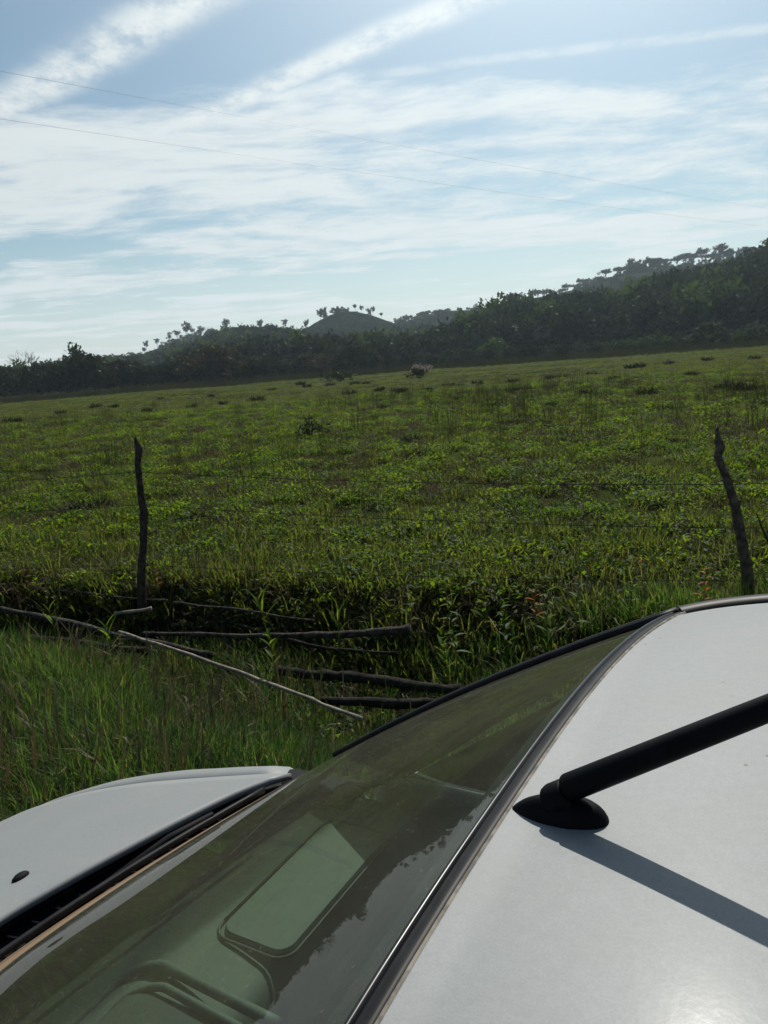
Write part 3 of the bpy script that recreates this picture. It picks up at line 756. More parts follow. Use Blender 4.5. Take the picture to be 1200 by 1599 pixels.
# interior
def dash(u, v):
    t = 2 * v - 1; a = 1 - t * t
    f0 = 0.66 + 0.10 * a; f1 = 0.452
    f = f0 + (f1 - f0) * u
    z = 0.962 + 0.012 * math.sin(PI * min(1, u * 1.2)) - 0.10 * max(0, (u - 0.80) / 0.20) ** 2.5
    return Vector((f, 0.655 * t, z))
dsh = c_obj('dashboard', grid(30, 41, dash), M['dash'])
c_obj('dashboard_front', grid(6, 21, lambda u, v: Vector((0.452 + 0.06 * u, 0.655 * (2 * v - 1), 0.868 - 0.42 * u))), M['dash'])
# passenger airbag lid: raised rounded panel with a groove round it
def rrect(f0, f1, l0, l1, rad_, n=6):
    P_ = []
    for cx_, cy_, a0 in ((f1 - rad_, l1 - rad_, 0), (f0 + rad_, l1 - rad_, PI / 2), (f0 + rad_, l0 + rad_, PI), (f1 - rad_, l0 + rad_, 1.5 * PI)):
        for k in range(n + 1):
            a = a0 + PI / 2 * k / n; P_.append((cx_ + rad_ * math.cos(a), cy_ + rad_ * math.sin(a)))
    return P_
rr = rrect(0.478, 0.605, -0.56, -0.25, 0.025)
Vl = [Vector((a, b, 0.976)) for a, b in rr] + [Vector((0.54 + (a - 0.54) * 0.965, -0.405 + (b + 0.405) * 0.975, 0.9815)) for a, b in rr]
nl = len(rr)
Fl = [(k, (k + 1) % nl, nl + (k + 1) % nl, nl + k) for k in range(nl)] + [tuple(range(nl, 2 * nl))]
c_obj('airbag_lid', (Vl, Fl), M['dash'], dsh, smooth=False)
gr = [Vector((a, b, 0.9765)) for a, b in rrect(0.472, 0.612, -0.567, -0.243, 0.029)]
c_obj('lid_groove', tube(gr + gr[:1], 0.0028, 5), M['dashd'], dsh)
# instrument hood with a deep opening
ih = []
def hoodpath(ins, fmax, zc):
    P_ = []
    l0, l1, rc = -0.158 + ins, 0.56 - ins, 0.055
    for k in range(10): P_.append(Vector((0.415 + (fmax - rc - 0.415) * k / 10, l0 + 0.010 * (1 - k / 10), zc)))
    for k in range(8): a = PI / 2 * k / 7; P_.append(Vector((fmax - rc + rc * math.sin(a), l0 + rc - rc * math.cos(a), zc - 0.016 * k / 7)))
    for k in range(8): a = PI / 2 * k / 7; P_.append(Vector((fmax - rc + rc * math.cos(a), l1 - rc + rc * math.sin(a), zc - 0.016 * (1 - k / 7))))
    for k in range(10): P_.append(Vector((fmax - rc - (fmax - rc - 0.415) * (k + 1) / 10, l1, zc)))
    return P_
c_obj('instrument_hood', tube(hoodpath(0.0, 0.675, 0.986), 0.008, 12, flat=1.0), M['dash'], dsh)
c_obj('instrument_hood', tube(hoodpath(0.030, 0.645, 0.988), 0.006, 12, flat=1.0), M['dash'], dsh)
c_obj('instrument_cluster', grid(4, 20, lambda u, v: Vector((0.42 + 0.215 * u, -0.12 + 0.64 * v, 0.982))), M['dashd'], dsh)
sw = empty('steering_wheel'); sw.parent = car; sw.location = (0.24, 0.36, 0.86); sw.rotation_euler = (0, R(-62), 0)
ring = [Vector((0.185 * math.cos(2 * PI * k / 40), 0.185 * math.sin(2 * PI * k / 40), 0)) for k in range(41)]
link('wheel_rim', mesh_np('wheel_rim', *tube(ring, 0.015, 8, False), M['dashd'], True), sw)
link('wheel_hub', mesh_np('wheel_hub', *joinVF([tube([Vector((0, 0, -0.04)), Vector((0, 0, 0.0)), Vector((0, 0, 0.012))], [0.05, 0.065, 0.04], 16), tube([Vector((0, -0.18, 0)), Vector((0, 0.18, 0))], 0.013, 6), tube([Vector((0, 0, 0)), Vector((-0.18, 0, 0))], 0.013, 6)]), M['dashd'], True), sw)
for sy in (-0.36, 0.36):
    se = empty('front_seat'); se.parent = car; se.location = (-0.25, sy, 0.24)
    o = link('seat_cushion', mesh_np('seat_cushion', *box(-0.25, 0.27, -0.24, 0.24, 0.10, 0.30), M['seat']), se); bevel(o, 0.05, 3)
    o = link('seat_back', mesh_np('seat_back', *box(-0.10, 0.04, -0.23, 0.23, 0.0, 0.60), M['seat']), se); o.location = (-0.24, 0, 0.26); o.rotation_euler = (0, R(-20), 0); bevel(o, 0.05, 3)
    o = link('headrest', mesh_np('headrest', *box(-0.05, 0.05, -0.12, 0.12, 0.0, 0.16), M['seat']), se); o.location = (-0.47, 0, 0.84); o.rotation_euler = (0, R(-14), 0); bevel(o, 0.04, 3)
o = c_obj('rear_seat', joinVF([box(-1.35, -0.85, -0.58, 0.58, 0.30, 0.50), box(-1.55, -1.35, -0.58, 0.58, 0.40, 0.95)]), M['seat'], smooth=False); bevel(o, 0.05, 3)

# ------------------------------------------------------------------ fence
PL = onz(218, 930, 0.0); PR = onz(1172, 934, 0.0)
def lerpz(a, b, t): return a.lerp(b, t)
fence = empty('wire_fence', (PL + PR) / 2)
tag(fence, 'barbed wire fence on crooked rough wooden posts between verge and pasture', 'fence')
def fpost(pts_px, base, rads, label, pm=M['post']):
    """post curve in the upright plane through its base that faces the road"""
    P_ = []
    nrm = Vector((base.x, base.y, 0)).normalized()
    for (u, v) in pts_px:
        d = ray(u, v); P_.append(CAM + d * ((base - CAM).dot(nrm) / d.dot(nrm)))
    P_[0] = Vector((base.x, base.y, -0.15)) if True else P_[0]
    # resample with bumps
    Q = []; Rr = []
    for i in range(len(P_) - 1):
        for k in range(5):
            t = k / 5; Q.append(P_[i].lerp(P_[i + 1], t)); Rr.append(rads[i] * (1 - t) + rads[i + 1] * t)
    Q.append(P_[-1]); Rr.append(rads[-1])
    V_ = []; F__ = []; seg = 12
    for i, (c, rr_) in enumerate(zip(Q, Rr)):
        for k in range(seg):
            a = 2 * PI * k / seg
            b_ = 1 + 0.28 * mnoise.noise((math.cos(a) * 1.2, math.sin(a) * 1.2, c.z * 9 + base.x))
            V_.append(c + Vector((math.cos(a), math.sin(a), 0)) * rr_ * b_ + Vector((0, 0, 0.02 * math.cos(a) if i == len(Q) - 1 else 0)))
    for i in range(len(Q) - 1):
        for k in range(seg): F__.append((i * seg + k, i * seg + (k + 1) % seg, (i + 1) * seg + (k + 1) % seg, (i + 1) * seg + k))
    F__.append(tuple(range((len(Q) - 1) * seg, len(Q) * seg)))
    me = mesh_np('fence_post', [v - fence.location for v in V_], F__, M['post'], True)
    me.materials[0] = pm; o = link('fence_post', me, fence); o['label'] = label
    return P_
fpost([(222, 930), (221, 900), (224, 850), (225, 805), (219, 760), (215, 725), (217, 700), (211, 683)], PL, [0.040, 0.038, 0.030, 0.036, 0.030, 0.026, 0.031, 0.012],
      'crooked dark post with knots standing upright')
fpost([(1174, 934), (1168, 900), (1158, 840), (1148, 790), (1135, 745), (1121, 712), (1126, 698), (1119, 668)], PR, [0.038, 0.038, 0.036, 0.032, 0.029, 0.026, 0.031, 0.010],
      'leaning grey brown post with a stub near its top', M['post_brown'])
fdir = (PR - PL); fdir.z = 0; fdir.normalize()
def wire_pt(u, v, t=None):
    nrm = Vector((-fdir.y, fdir.x, 0)); d = ray(u, v); return CAM + d * ((PL - CAM).dot(nrm) / d.dot(nrm))
WIRES = [((218, 736), (1132, 755)), ((224, 787), (1150, 823)), ((222, 880), (1164, 905))]
for (a, b) in WIRES:
    A_, B_ = wire_pt(*a) , wire_pt(*b)
    off = Vector((fdir.y, -fdir.x, 0)) * 0.03
    A_ += off; B_ += off
    far = A_ - fdir * 4.2; far.z = A_.z - 0.03; nr = B_ + fdir * 3.0; nr.z = B_.z + 0.02
    knots = []
    for p0, p1, sag in ((far, A_, 0.03), (A_, B_, 0.035), (B_, nr, 0.02)):
        for k in range(24):
            t = k / 24; c = p0.lerp(p1, t); c.z -= 4 * sag * t * (1 - t); knots.append(c)
    knots.append(nr)
    parts = [tube([k_ + Vector((0, 0, 0.0012 * math.sin(i * 2.2))) - fence.location for i, k_ in enumerate(knots)], 0.0026, 5)]
    for k_ in range(2, len(knots) - 1):
        c = knots[k_] - fence.location
        for s_ in (-1, 1):
            dd = Vector((fdir.x * 0.3, fdir.y * 0.3 + 0.2 * s_, s_)).normalized() * 0.013
            parts.append(tube([c - dd, c + dd], 0.0010, 3))
    link('barbed_wire', mesh_np('barbed_wire', *joinVF(parts), M['wire'], False), fence)
for q_, ls_ in ((PL - fdir * 4.2, 0.1), (PR + fdir * 3.0, -0.05)):
    V_, F__ = tube([Vector((q_.x, q_.y, -0.2)) - fence.location, Vector((q_.x + ls_ * .4, q_.y, 0.6)) - fence.location, Vector((q_.x + ls_, q_.y, 1.32)) - fence.location], [0.045, 0.04, 0.033], 10)
    link('fence_post', mesh_np('fence_post', V_, F__, M['post'], True), fence)
# twig by the right edge
tw = wire_pt(1185, 812)
br = link('dead_branch', mesh_np('dead_branch', *joinVF([tube([onz(1215, 925, 0), wire_pt(1202, 850), wire_pt(1190, 822), wire_pt(1181, 800)], [0.010, 0.008, 0.006, 0.003], 6), tube([wire_pt(1202, 850), wire_pt(1212, 812), wire_pt(1214, 790)], [0.006, 0.005, 0.002], 6)]), M['rot'], True))
tag(br, 'thin dark dead branch standing right of the leaning fence post', 'branch')

# ------------------------------------------------------------------ fallen poles in the ditch
def pole(name, pts, rads, m_, label, group=None, cat='pole'):
    P_ = [onz(u, v, z) for u, v, z in pts]
    c0_ = sum(P_, Vector()) / len(P_)
    Q = []; Rr = []
    for i in range(len(P_) - 1):
        for k in range(8):
            t = k / 8; Q.append(P_[i].lerp(P_[i + 1], t) - c0_); Rr.append(0.66 * (rads[i] * (1 - t) + rads[i + 1] * t) * (1 + 0.30 * mnoise.noise((i * 5 + k * .9, rads[0] * 99, 1))))
    Q.append(P_[-1] - c0_); Rr.append(rads[-1])
    Q = [q_ + Vector((0.02 * mnoise.noise((q_.x * 4, q_.y * 4, 6)), 0, -0.015 + 0.02 * mnoise.noise((q_.x * 3, q_.y * 3, 2)))) for q_ in Q]
    o = link(name, mesh_np(name, *tube(Q, Rr, 9), m_, True), None, c0_)
    tag(o, label, cat, group)
    return o
GP = 'fallen poles lying in the ditch'
pole('fallen_pole', [(-40, 941, -.05), (90, 965, -.06), (190, 990, -.09), (330, 1020, -.12)], [.034, .036, .034, .028], M['pole'], 'long grey fallen pole entering from the left edge of the photo', GP)
pole('fallen_pole', [(185, 984, .0), (300, 1020, -.01), (420, 1062, -.01), (562, 1120, .0)], [.017, .018, .018, .014], M['pale_pole'], 'thin pale pole slanting across the verge grass, its bare end near the windscreen', GP)
pole('fallen_pole', [(225, 986, -.10), (400, 991, -.10), (520, 987, -.08), (640, 980, -.04)], [.026, .030, .036, .050], M['pole'], 'thick grey pole lying level across the middle of the ditch', GP)
pole('fallen_pole', [(178, 957, .0), (236, 947, .02)], [.024, .020], M['pale_pole'], 'short pale broken pole stub in front of the crooked post', GP)
pole('fallen_pole', [(30, 912, -.02), (150, 926, -.03), (260, 936, -.05)], [.016, .017, .015], M['pole'], 'slim grey pole left of the foot of the crooked post', GP)
pole('fallen_pole', [(270, 938, -.02), (380, 950, -.02), (490, 966, -.05)], [.015, .016, .013], M['pole'], 'slim pole just right of the foot of the crooked post', GP)
pole('fallen_log', [(430, 1045, -.28), (560, 1055, -.28), (720, 1075, -.28)], [.05, .055, .05], M['rot'], 'dark rotten log lying deep in the ditch, the upper of two', GP, 'log')
pole('fallen_log', [(500, 1090, -.22), (600, 1096, -.24), (730, 1092, -.24)], [.035, .045, .04], M['rot'], 'dark rotten log lying deep in the ditch, the lower of two', GP, 'log')
pole('fallen_log', [(-30, 985, -.2), (120, 1000, -.25), (230, 1015, -.2)], [.04, .045, .035], M['rot'], 'dark rotten log half hidden under the long grey pole', GP, 'log')
pole('fallen_pole', [(330, 960, -.2), (480, 1005, -.25), (620, 1020, -.2)], [.02, .022, .018], M['rot'], 'thin dark pole crossing under the thick grey pole', GP)

# ------------------------------------------------------------------ grass & weeds (stuff)
g_tall = [clump('gt%d' % i, 60, 0.13, 0.10, 0.30, 0.003, 0.0062, 0.25, 1.15, M['verge'], 10 + i) for i in range(4)]
g_past = [clump('gp%d' % i, 44, 0.12, 0.05, 0.15, 0.006, 0.013, 0.6, 1.5, M['pasture'], 30 + i) for i in range(4)]
g_past.append(clump('gp5', 30, 0.10, 0.12, 0.24, 0.006, 0.012, 0.3, 1.0, M['pasture'], 39))
g_broad = [leafy_mesh('gb%d' % i, 40, 0.12, 0.11, 0.042, M['broad'], 50 + i) for i in range(4)]
g_reed = [clump('gr%d' % i, 16, 0.16, 0.35, 0.75, 0.004, 0.008, 0.10, 0.25, M['reed'], 70 + i) for i in range(3)]
g_dry = [clump('gd%d' % i, 40, 0.12, 0.06, 0.16, 0.004, 0.008, 0.9, 1.7, M['dry'], 80 + i) for i in range(2)]
c_tall = proto_col('verge', g_tall); c_past = proto_col('pasture', g_past); c_broad = proto_col('broad', g_broad)
c_reed = proto_col('reed', g_reed); c_dry = proto_col('thatch', g_dry)
def sample(n, r0, r1, a0=-40, a1=42, power=1.0):
    """random ground points, density falling with distance"""
    u = rng.random(n)
    rr_ = np.exp(np.log(r0) + (np.log(r1) - np.log(r0)) * u) if power == 0 else (r0 ** (2 - power) + (r1 ** (2 - power) - r0 ** (2 - power)) * u) ** (1 / (2 - power)) if power != 2 else np.exp(np.log(r0) + (np.log(r1) - np.log(r0)) * u)
    a = np.radians(rng.uniform(a0, a1, n))
    return np.stack([rr_ * np.sin(a), rr_ * np.cos(a)], 1)
fn2 = Vector((-fdir.y, fdir.x, 0))
def fence_side(x, y): return (Vector((x, y, 0)) - Vector((PL.x, PL.y, 0))).dot(fn2)       # >0 beyond the fence
def in_car(x, y):
    p_ = to_car(Vector((x, y, 0))); return -2.1 < p_.x < 1.95 and abs(p_.y) < 0.85
def build(name, P2, coll, nk, s0, s1, keep, label, cat, hz=1.0, tilt=0.12, zoff=0.0, grow=None, hum=False):
    pts = []; rots = []; sc = []; idx = []
    for x, y in P2:
        r_ = math.hypot(x, y); k = keep(x, y, r_)
        if rnd.random() > k: continue
        s = rnd.uniform(s0, s1) * (grow(r_) if grow else 1) * (0.62 + 0.85 * nf(x, y, 1.6, 77) if hum else 1)
        pts.append((x, y, gz(x, y) + zoff)); rots.append((rnd.gauss(0, tilt), rnd.gauss(0, tilt), rnd.uniform(0, 6.28)))
        sh = s * rnd.uniform(0.75, 1.25) * hz / (grow(r_) ** 0.85 if grow else 1)
        sc.append((s, s, sh)); idx.append(rnd.randrange(nk))
    return scatter(name, pts, rots, sc, idx, coll, label, cat)
def nf(x, y, s, z=0): return mnoise.noise((x * s, y * s, z)) * 0.5 + 0.5
# verge: long fine grass on the near side of the ditch
def k_verge(x, y, r_):
    if in_car(x, y): return 0
    d = ditch_d(x, y); fs = fence_side(x, y)
    if fs > -0.2: return 0
    if d < 0.45: return 0.25 if x < -0.5 else 0.06
    if d < 0.75: return 0.5
    return 1.0
build('verge_grass', sample(9000, 2.2, 8.5, -44, 44), c_tall, 4, 0.7, 1.25, k_verge, 'long fine dark green grass on the verge between car and ditch', 'grass')
build('verge_dead_stems', sample(2600, 2.2, 8.5, -44, 44), c_dry, 2, 1.3, 2.6, lambda x, y, r_: k_verge(x, y, r_) * (1.0 if nf(x, y, 1.1, 3) > 0.5 else 0.25), 'dead pale grass stems tangled in the verge grass', 'dead grass', hz=1.3)
build('verge_tall_blades', sample(1300, 2.4, 8.0, -44, 44), c_past, 5, 1.1, 1.6, lambda x, y, r_: k_verge(x, y, r_) * (1.0 if nf(x, y, 0.9, 13) > 0.5 else 0.1), 'broader brighter green blades standing out of the verge grass', 'grass', hz=1.1)
def k_weedband(x, y, r_):
    fs = fence_side(x, y); d = ditch_d(x, y)
    if in_car(x, y) or d < 0.50: return 0.08
    if d < 0.70: return 0.45
    if fs < -1.6 or fs > 2.2: return 0
    return 0.25 + 0.75 * nf(x, y, 1.3)
build('fence_line_grass', sample(11000, 3.5, 11, -44, 44), c_past, 5, 0.85, 1.55, k_weedband, 'taller bright yellow green grass along the fence line', 'grass')
build('fence_line_weeds', sample(6500, 3.5, 11, -44, 44), c_broad, 4, 0.9, 1.6, lambda x, y, r_: k_weedband(x, y, r_) * (1.0 if nf(x, y, 0.9, 5) > 0.5 else 0.25) * (0.75 if x > -0.6 else 0.45), 'bright broad leaved weeds along the fence line', 'weeds')
# pasture
def k_past(x, y, r_):
    if fence_side(x, y) < 0.3: return 0
    a = nf(x, y, 0.7, 9); b = nf(x, y, 2.3, 2)
    return min(1, max(0.04, (a * 0.5 + b * 0.7) * 3.4 - 1.62))
gw = lambda r_: 1.0 + max(0, r_ - 12) * 0.030
build('pasture_grass', sample(42000, 6, 60, -38, 40, 1.3), c_past, 5, 0.65, 1.25, k_past, 'short patchy green pasture grass beyond the fence', 'grass', grow=gw, hum=True)
build('pasture_weeds', sample(34000, 6, 45, -38, 40, 1.4), c_broad, 4, 0.8, 1.5, lambda x, y, r_: k_past(x, y, r_) * (1.0 if nf(x, y, 0.5, 21) > 0.42 else 0.25), 'small broad leaved weeds scattered through the pasture', 'weeds', grow=gw, hum=True)
build('dry_thatch', sample(15000, 5, 40, -38, 40, 1.3), c_dry, 2, 0.9, 1.8, lambda x, y, r_: (1.0 if nf(x, y, 0.6, 33) > 0.53 else 0.2) * (0 if fence_side(x, y) < -0.2 else 1), 'dull brown dead grass matted in patches of the pasture', 'dead grass', grow=gw)
build('far_pasture_grass', sample(26000, 42, 165, -36, 38, 1.4), c_past, 5, 2.2, 3.4, lambda x, y, r_: 0.9, 'yellow green grass of the far half of the pasture', 'grass', hz=0.34)
def k_reed(x, y, r_):
    n_ = nf(x, y, 0.10, 41)
    if r_ < 14: return 0.02
    band = math.exp(-((r_ - 27) / 8) ** 2)
    return max(0.02, (n_ - 0.40) * 2.2) * (0.08 + band * 0.5)
build('reeds', sample(16000, 12, 60, -38, 40, 1.2), c_reed, 3, 0.8, 1.35, k_reed, 'tall thin dark seed stems standing in the middle of the pasture', 'reeds')
build('field_edge_grass', sample(9000, 135, 168, -36, 38, 1.0), c_reed, 3, 2.0, 3.4, lambda x, y, r_: 0.9, 'tall greyish brown grass along the far edge of the pasture', 'grass', hz=0.6)

# ------------------------------------------------------------------ single weeds with big leaves
def leaf_shape(m_, ln, wd, name='leaf'):
    V_ = []; n_ = 6
    for i in range(n_ + 1):
        t = i / n_; w_ = wd * math.sin(PI * min(1, t * 0.94 + 0.03)) ** 0.8; z = -0.25 * ln * t * t
        V_ += [(ln * t, -w_ / 2, z + w_ * 0.22), (ln * t, 0, z), (ln * t, w_ / 2, z + w_ * 0.22)]
    F__ = []
    for i in range(n_):
        b = i * 3; F__ += [(b, b + 1, b + 4, b + 3), (b + 1, b + 2, b + 5, b + 4)]
    return mesh_np(name, V_, F__, m_, True)
LM = {k: [leaf_shape(M[k], l_, w_) for l_, w_ in ((0.085, 0.030), (0.065, 0.026), (0.10, 0.028))] for k in ('yleaf', 'broad', 'oleaf')}
LG = {k: [leaf_shape(M[k], l_, w_) for l_, w_ in ((0.14, 0.018), (0.18, 0.020))] for k in ('yleaf',)}
def weed(u, v, zb, h, nleaf, key, label, leaf=None, lean=0.15, scale=1.0, group='single weeds by the ditch', el=(0.1, 0.9), spiral=2.4, tipkey=None):
    b = onz(u, v, zb)
    t_ = empty('weed', b); tag(t_, label, 'weed', group)
    la = rnd.uniform(0, 6.28)
    pts = [Vector((math.cos(la) * lean * h * s * s, math.sin(la) * lean * h * s * s, h * s)) for s in np.linspace(0, 1, 6)]
    link('stem', mesh_np('stem', *tube(pts, [0.0035, 0.003, 0.003, 0.0025, 0.002, 0.0012], 5), M['broad'], True), t_)
    ms_ = leaf or LM[key]
    for i in range(nleaf):
        s = 0.25 + 0.75 * (i + 0.5) / nleaf
        me = rnd.choice(ms_ if not (tipkey and s > 0.8) else LM[tipkey])
        o = link('leaf', me, t_); k = min(4, int(s * 5)); o.location = pts[k].lerp(pts[k + 1], s * 5 - k)
        sc = scale * rnd.uniform(0.75, 1.15) * (1.15 - 0.45 * s)
        o.scale = (sc, sc, sc)
        o.rotation_euler = Matrix.Rotation(i * spiral + rnd.uniform(-.3, .3), 4, 'Z').to_euler()
        o.rotation_euler = (Matrix.Rotation(i * spiral + rnd.uniform(-.3, .3), 4, 'Z') @ Matrix.Rotation(-rnd.uniform(*el), 4, 'Y')).to_euler()
    return t_
weed(432, 1058, -.05, 0.30, 9, 'yleaf', 'bright green weed with upright oval leaves standing in the dark ditch', el=(0.6, 1.2))
weed(716, 1060, -.02, 0.62, 22, 'yleaf', 'tallest leafy weed stem with many small paired leaves right of the ditch', scale=0.85, el=(-0.2, 0.5), spiral=1.7)
weed(700, 1068, -.05, 0.36, 14, 'yleaf', 'bushy weed at the foot of the tallest leafy stem', el=(0.5, 1.2))
weed(856, 1020, .0, 0.42, 14, 'yleaf', 'leafy weed just left of the windscreen pillar top', el=(0.2, 1.0))
weed(900, 1000, .0, 0.42, 12, 'broad', 'leafy weed close above the windscreen pillar, below the brightest orange leaf', el=(0.2, 1.0))
weed(795, 1035, .0, 0.45, 12, 'broad', 'dense dark leafed weed between tallest stem and windscreen pillar', el=(0.2, 1.0))
weed(838, 985, .02, 0.34, 9, 'oleaf', 'weed with yellow orange leaves above the ditch at its right end', el=(0.0, 0.8), scale=0.75, tipkey='yleaf')
weed(985, 965, .0, 0.42, 10, 'yleaf', 'weed topped by one large bright orange leaf', scale=0.8, tipkey='oleaf')
weed(1098, 960, .0, 0.34, 8, 'oleaf', 'weed with dull orange leaves left of the leaning post', scale=0.9)
weed(755, 1000, .0, 0.40, 9, 'broad', 'weed with slender leaves behind the tallest leafy stem', el=(0.3, 1.1))
weed(60, 940, .0, 0.55, 20, 'broad', 'bushy dark weed near the left edge of the photo', el=(0.0, 0.9), scale=1.3)
weed(30, 925, .0, 0.62, 16, 'yleaf', 'tall pale tipped weed at the far left edge', el=(0.2, 0.9), scale=1.1)
weed(530, 1010, .0, 0.28, 5, 'yleaf', 'pair of upright pale leaves rising before the thick grey pole', leaf=LG['yleaf'], el=(1.0, 1.4))
weed(415, 985, .0, 0.24, 6, 'yleaf', 'narrow leafed tuft behind the thick grey pole', leaf=LG['yleaf'], el=(0.9, 1.4))
weed(88, 1000, .0, 0.26, 6, 'yleaf', 'narrow leafed tuft beside the long grey pole', leaf=LG['yleaf'], el=(0.8, 1.4))
weed(178, 1030, .0, 0.26, 6, 'yleaf', 'narrow bright leaves in front of the pale pole stub', leaf=LG['yleaf'], el=(0.9, 1.4))
weed(250, 930, .0, 0.34, 9, 'oleaf', 'small reddish leaved weed at the right foot of the crooked post', scale=0.55, tipkey='yleaf')
weed(640, 990, .02, 0.34, 10, 'broad', 'low weed on the bank behind the thick end of the grey pole', el=(0.2, 0.9))

# ------------------------------------------------------------------ tussocks, shrubs in the pasture
tus = [clump('tussock', 150, 0.24, 0.18, 0.42, 0.018, 0.034, 0.4, 1.0, M['tuss'], 200 + i) for i in range(3)]
TP = [(400, 628, 1.3), (150, 637, 1.0), (178, 637, .8), (20, 662, 1.2), (470, 600, 1), (480, 605, .8), (425, 610, .8), (515, 603, .9), (555, 601, .9), (572, 600, .8), (545, 618, 1.1), (592, 613, .9), (622, 615, 1), (628, 616, 1), (670, 613, .9), (700, 605, .9), (716, 604, .7), (745, 600, .9), (800, 597, .9), (802, 615, .9), (820, 612, .8), (860, 590, .9), (880, 588, .9), (925, 585, .9), (985, 575, 1), (1000, 573, 1), (1045, 568, .9), (1105, 563, .9), (1140, 608, 1.5), (1165, 612, 1.4), (1010, 617, 1.2), (915, 622, 1.1), (640, 692, 0.9), (670, 690, .8), (300, 820, .8), (125, 805, 1.1), (160, 800, .9), (300, 640, .8), (350, 634, .8), (95, 648, .8), (230, 645, .8), (600, 640, .8), (720, 628, .8), (770, 640, .8), (860, 640, .8), (1080, 590, .9), (960, 598, .8), (1180, 565, 1), (330, 600 + 20, .7), (250, 625, .7)]
for i, (u, v, s) in enumerate(TP):
    v = max(v, 592 - 0.0752 * (u - 600))
    b = onz(u, v, 0.0)
    s2 = s * (0.7 + b.y * 0.018)
    o = link('grass_tussock', tus[i % 3], None, (b.x, b.y, gz(b.x, b.y))); o.scale = (s2, s2, s2 * 0.75); o.rotation_euler = (0, 0, i * 1.3)
    wh = ('big tussock pair member near the right edge of the pasture' if s > 1.35 else
          'dark coarse tussock left of the crooked fence post' if u < 210 else
          'dark coarse tussock in the left part of the pasture' if u < 460 else
          'dark coarse tussock in the far middle of the pasture, before the pale bush' if u < 690 and v < 625 else
          'dark coarse tussock in the near middle of the pasture' if u < 790 else
          'dark coarse tussock in the far right part of the pasture' if v < 600 else 'dark coarse tussock in the nearer right part of the pasture')
    tag(o, wh, 'tussock', 'dark tussocks scattered over the pasture')
def bush_mesh(name, n, rx, rz, ls, m_, seed, clumps=9):
    g_ = np.random.default_rng(seed)
    cc = g_.normal(0, 0.5, (clumps, 3)) * [rx, rx, rz * 0.6] + [0, 0, rz]
    c = cc[g_.integers(0, clumps, n)] + g_.normal(0, 0.22, (n, 3)) * [rx, rx, rz]
    c[:, 2] = np.maximum(c[:, 2], 0.02)
    d = g_.normal(size=(n, 3)); d /= np.linalg.norm(d, axis=1)[:, None]
    e = np.cross(d, g_.normal(size=(n, 3))); e /= np.linalg.norm(e, axis=1)[:, None]
    s = ls * g_.uniform(0.6, 1.4, n)[:, None]
    V_ = np.stack([c - d * s, c + e * s * 0.45, c + d * s, c - e * s * 0.45], 1).reshape(-1, 3)
    F__ = np.arange(n * 4).reshape(-1, 4)
    return mesh_np(name, V_, F__, m_)
def shrub(u, v, rx, rz, ls, key, label, n=700, seed=1):
    b = onz(u, v, 0.0); b.z = gz(b.x, b.y)
    t_ = empty('shrub', b); tag(t_, label, 'shrub')
    link('foliage', bush_mesh('foliage', n, rx, rz, ls, M[key], seed), t_)
    parts = [tube([Vector((0, 0, -.05)), Vector((math.cos(a) * rx * .3, math.sin(a) * rx * .3, rz * .7)), Vector((math.cos(a) * rx * .5, math.sin(a) * rx * .5, rz * 1.5))], [0.012 + rx * .01, 0.01 + rx * .006, 0.004], 5) for a in (0.3, 1.7, 2.9, 4.4, 5.5)]
    link('stems', mesh_np('stems', *joinVF(parts), M['bark']), t_)
shrub(485, 686, 0.28, 0.32, 0.045, 'tree', 'small dark sapling shrub standing alone in mid pasture above the fence wire', 260, 3)
shrub(655, 587, 1.0, 0.75, 0.16, 'pale_leaf', 'pale whitish flowering bush at the far field edge', 420, 4)
shrub(530, 597, 1.6, 1.0, 0.20, 'tree_grey', 'grey green bush at the far edge, left of the pale flowering bush', 400, 5)
shrub(505, 592, 0.7, 1.0, 0.15, 'tree', 'small upright dark bush left of the grey green bush', 200, 6)
shrub(655, 590, 1.2, 0.7, 0.18, 'tree', 'low dark bush tucked in front of the pale flowering bush', 200, 7)

# ------------------------------------------------------------------ trees
def crown_np(seed, rx, rz, z0, ncl, per, csize, leaf, flat=1.0, shell=0.6, gapz=0.0):
    g_ = np.random.default_rng(seed)
    C_ = []
    while len(C_) < ncl:
        d = g_.normal(size=3); d /= np.linalg.norm(d); rr_ = shell + (1 - shell) * g_.random()
        p_ = d * rr_ * [rx, rx, rz]
        if p_[2] < -rz * 0.8: continue
        p_ *= 1 + 0.25 * g_.normal()
        C_.append(p_ + [0, 0, z0])
    C_ = np.array(C_)
    n = ncl * per
    sz = csize * g_.uniform(0.6, 1.3, ncl)
    ci = np.repeat(np.arange(ncl), per)
    off = g_.normal(size=(n, 3)); off /= np.linalg.norm(off, axis=1)[:, None]; off *= (g_.random(n) ** 0.45)[:, None] * [1, 1, flat]
    c = C_[ci] + off * sz[ci][:, None]
    c[:, 2] = np.maximum(c[:, 2], 0.1)
    d = g_.normal(size=(n, 3)); d /= np.linalg.norm(d, axis=1)[:, None]
    e = np.cross(d, g_.normal(size=(n, 3))); e /= np.linalg.norm(e, axis=1)[:, None]
    s = leaf * g_.uniform(0.5, 1.4, n)[:, None]
    V_ = np.stack([c - d * s, c + e * s * 0.6, c + d * s, c - e * s * 0.6], 1).reshape(-1, 3)
    return V_, np.arange(n * 4).reshape(-1, 4), C_
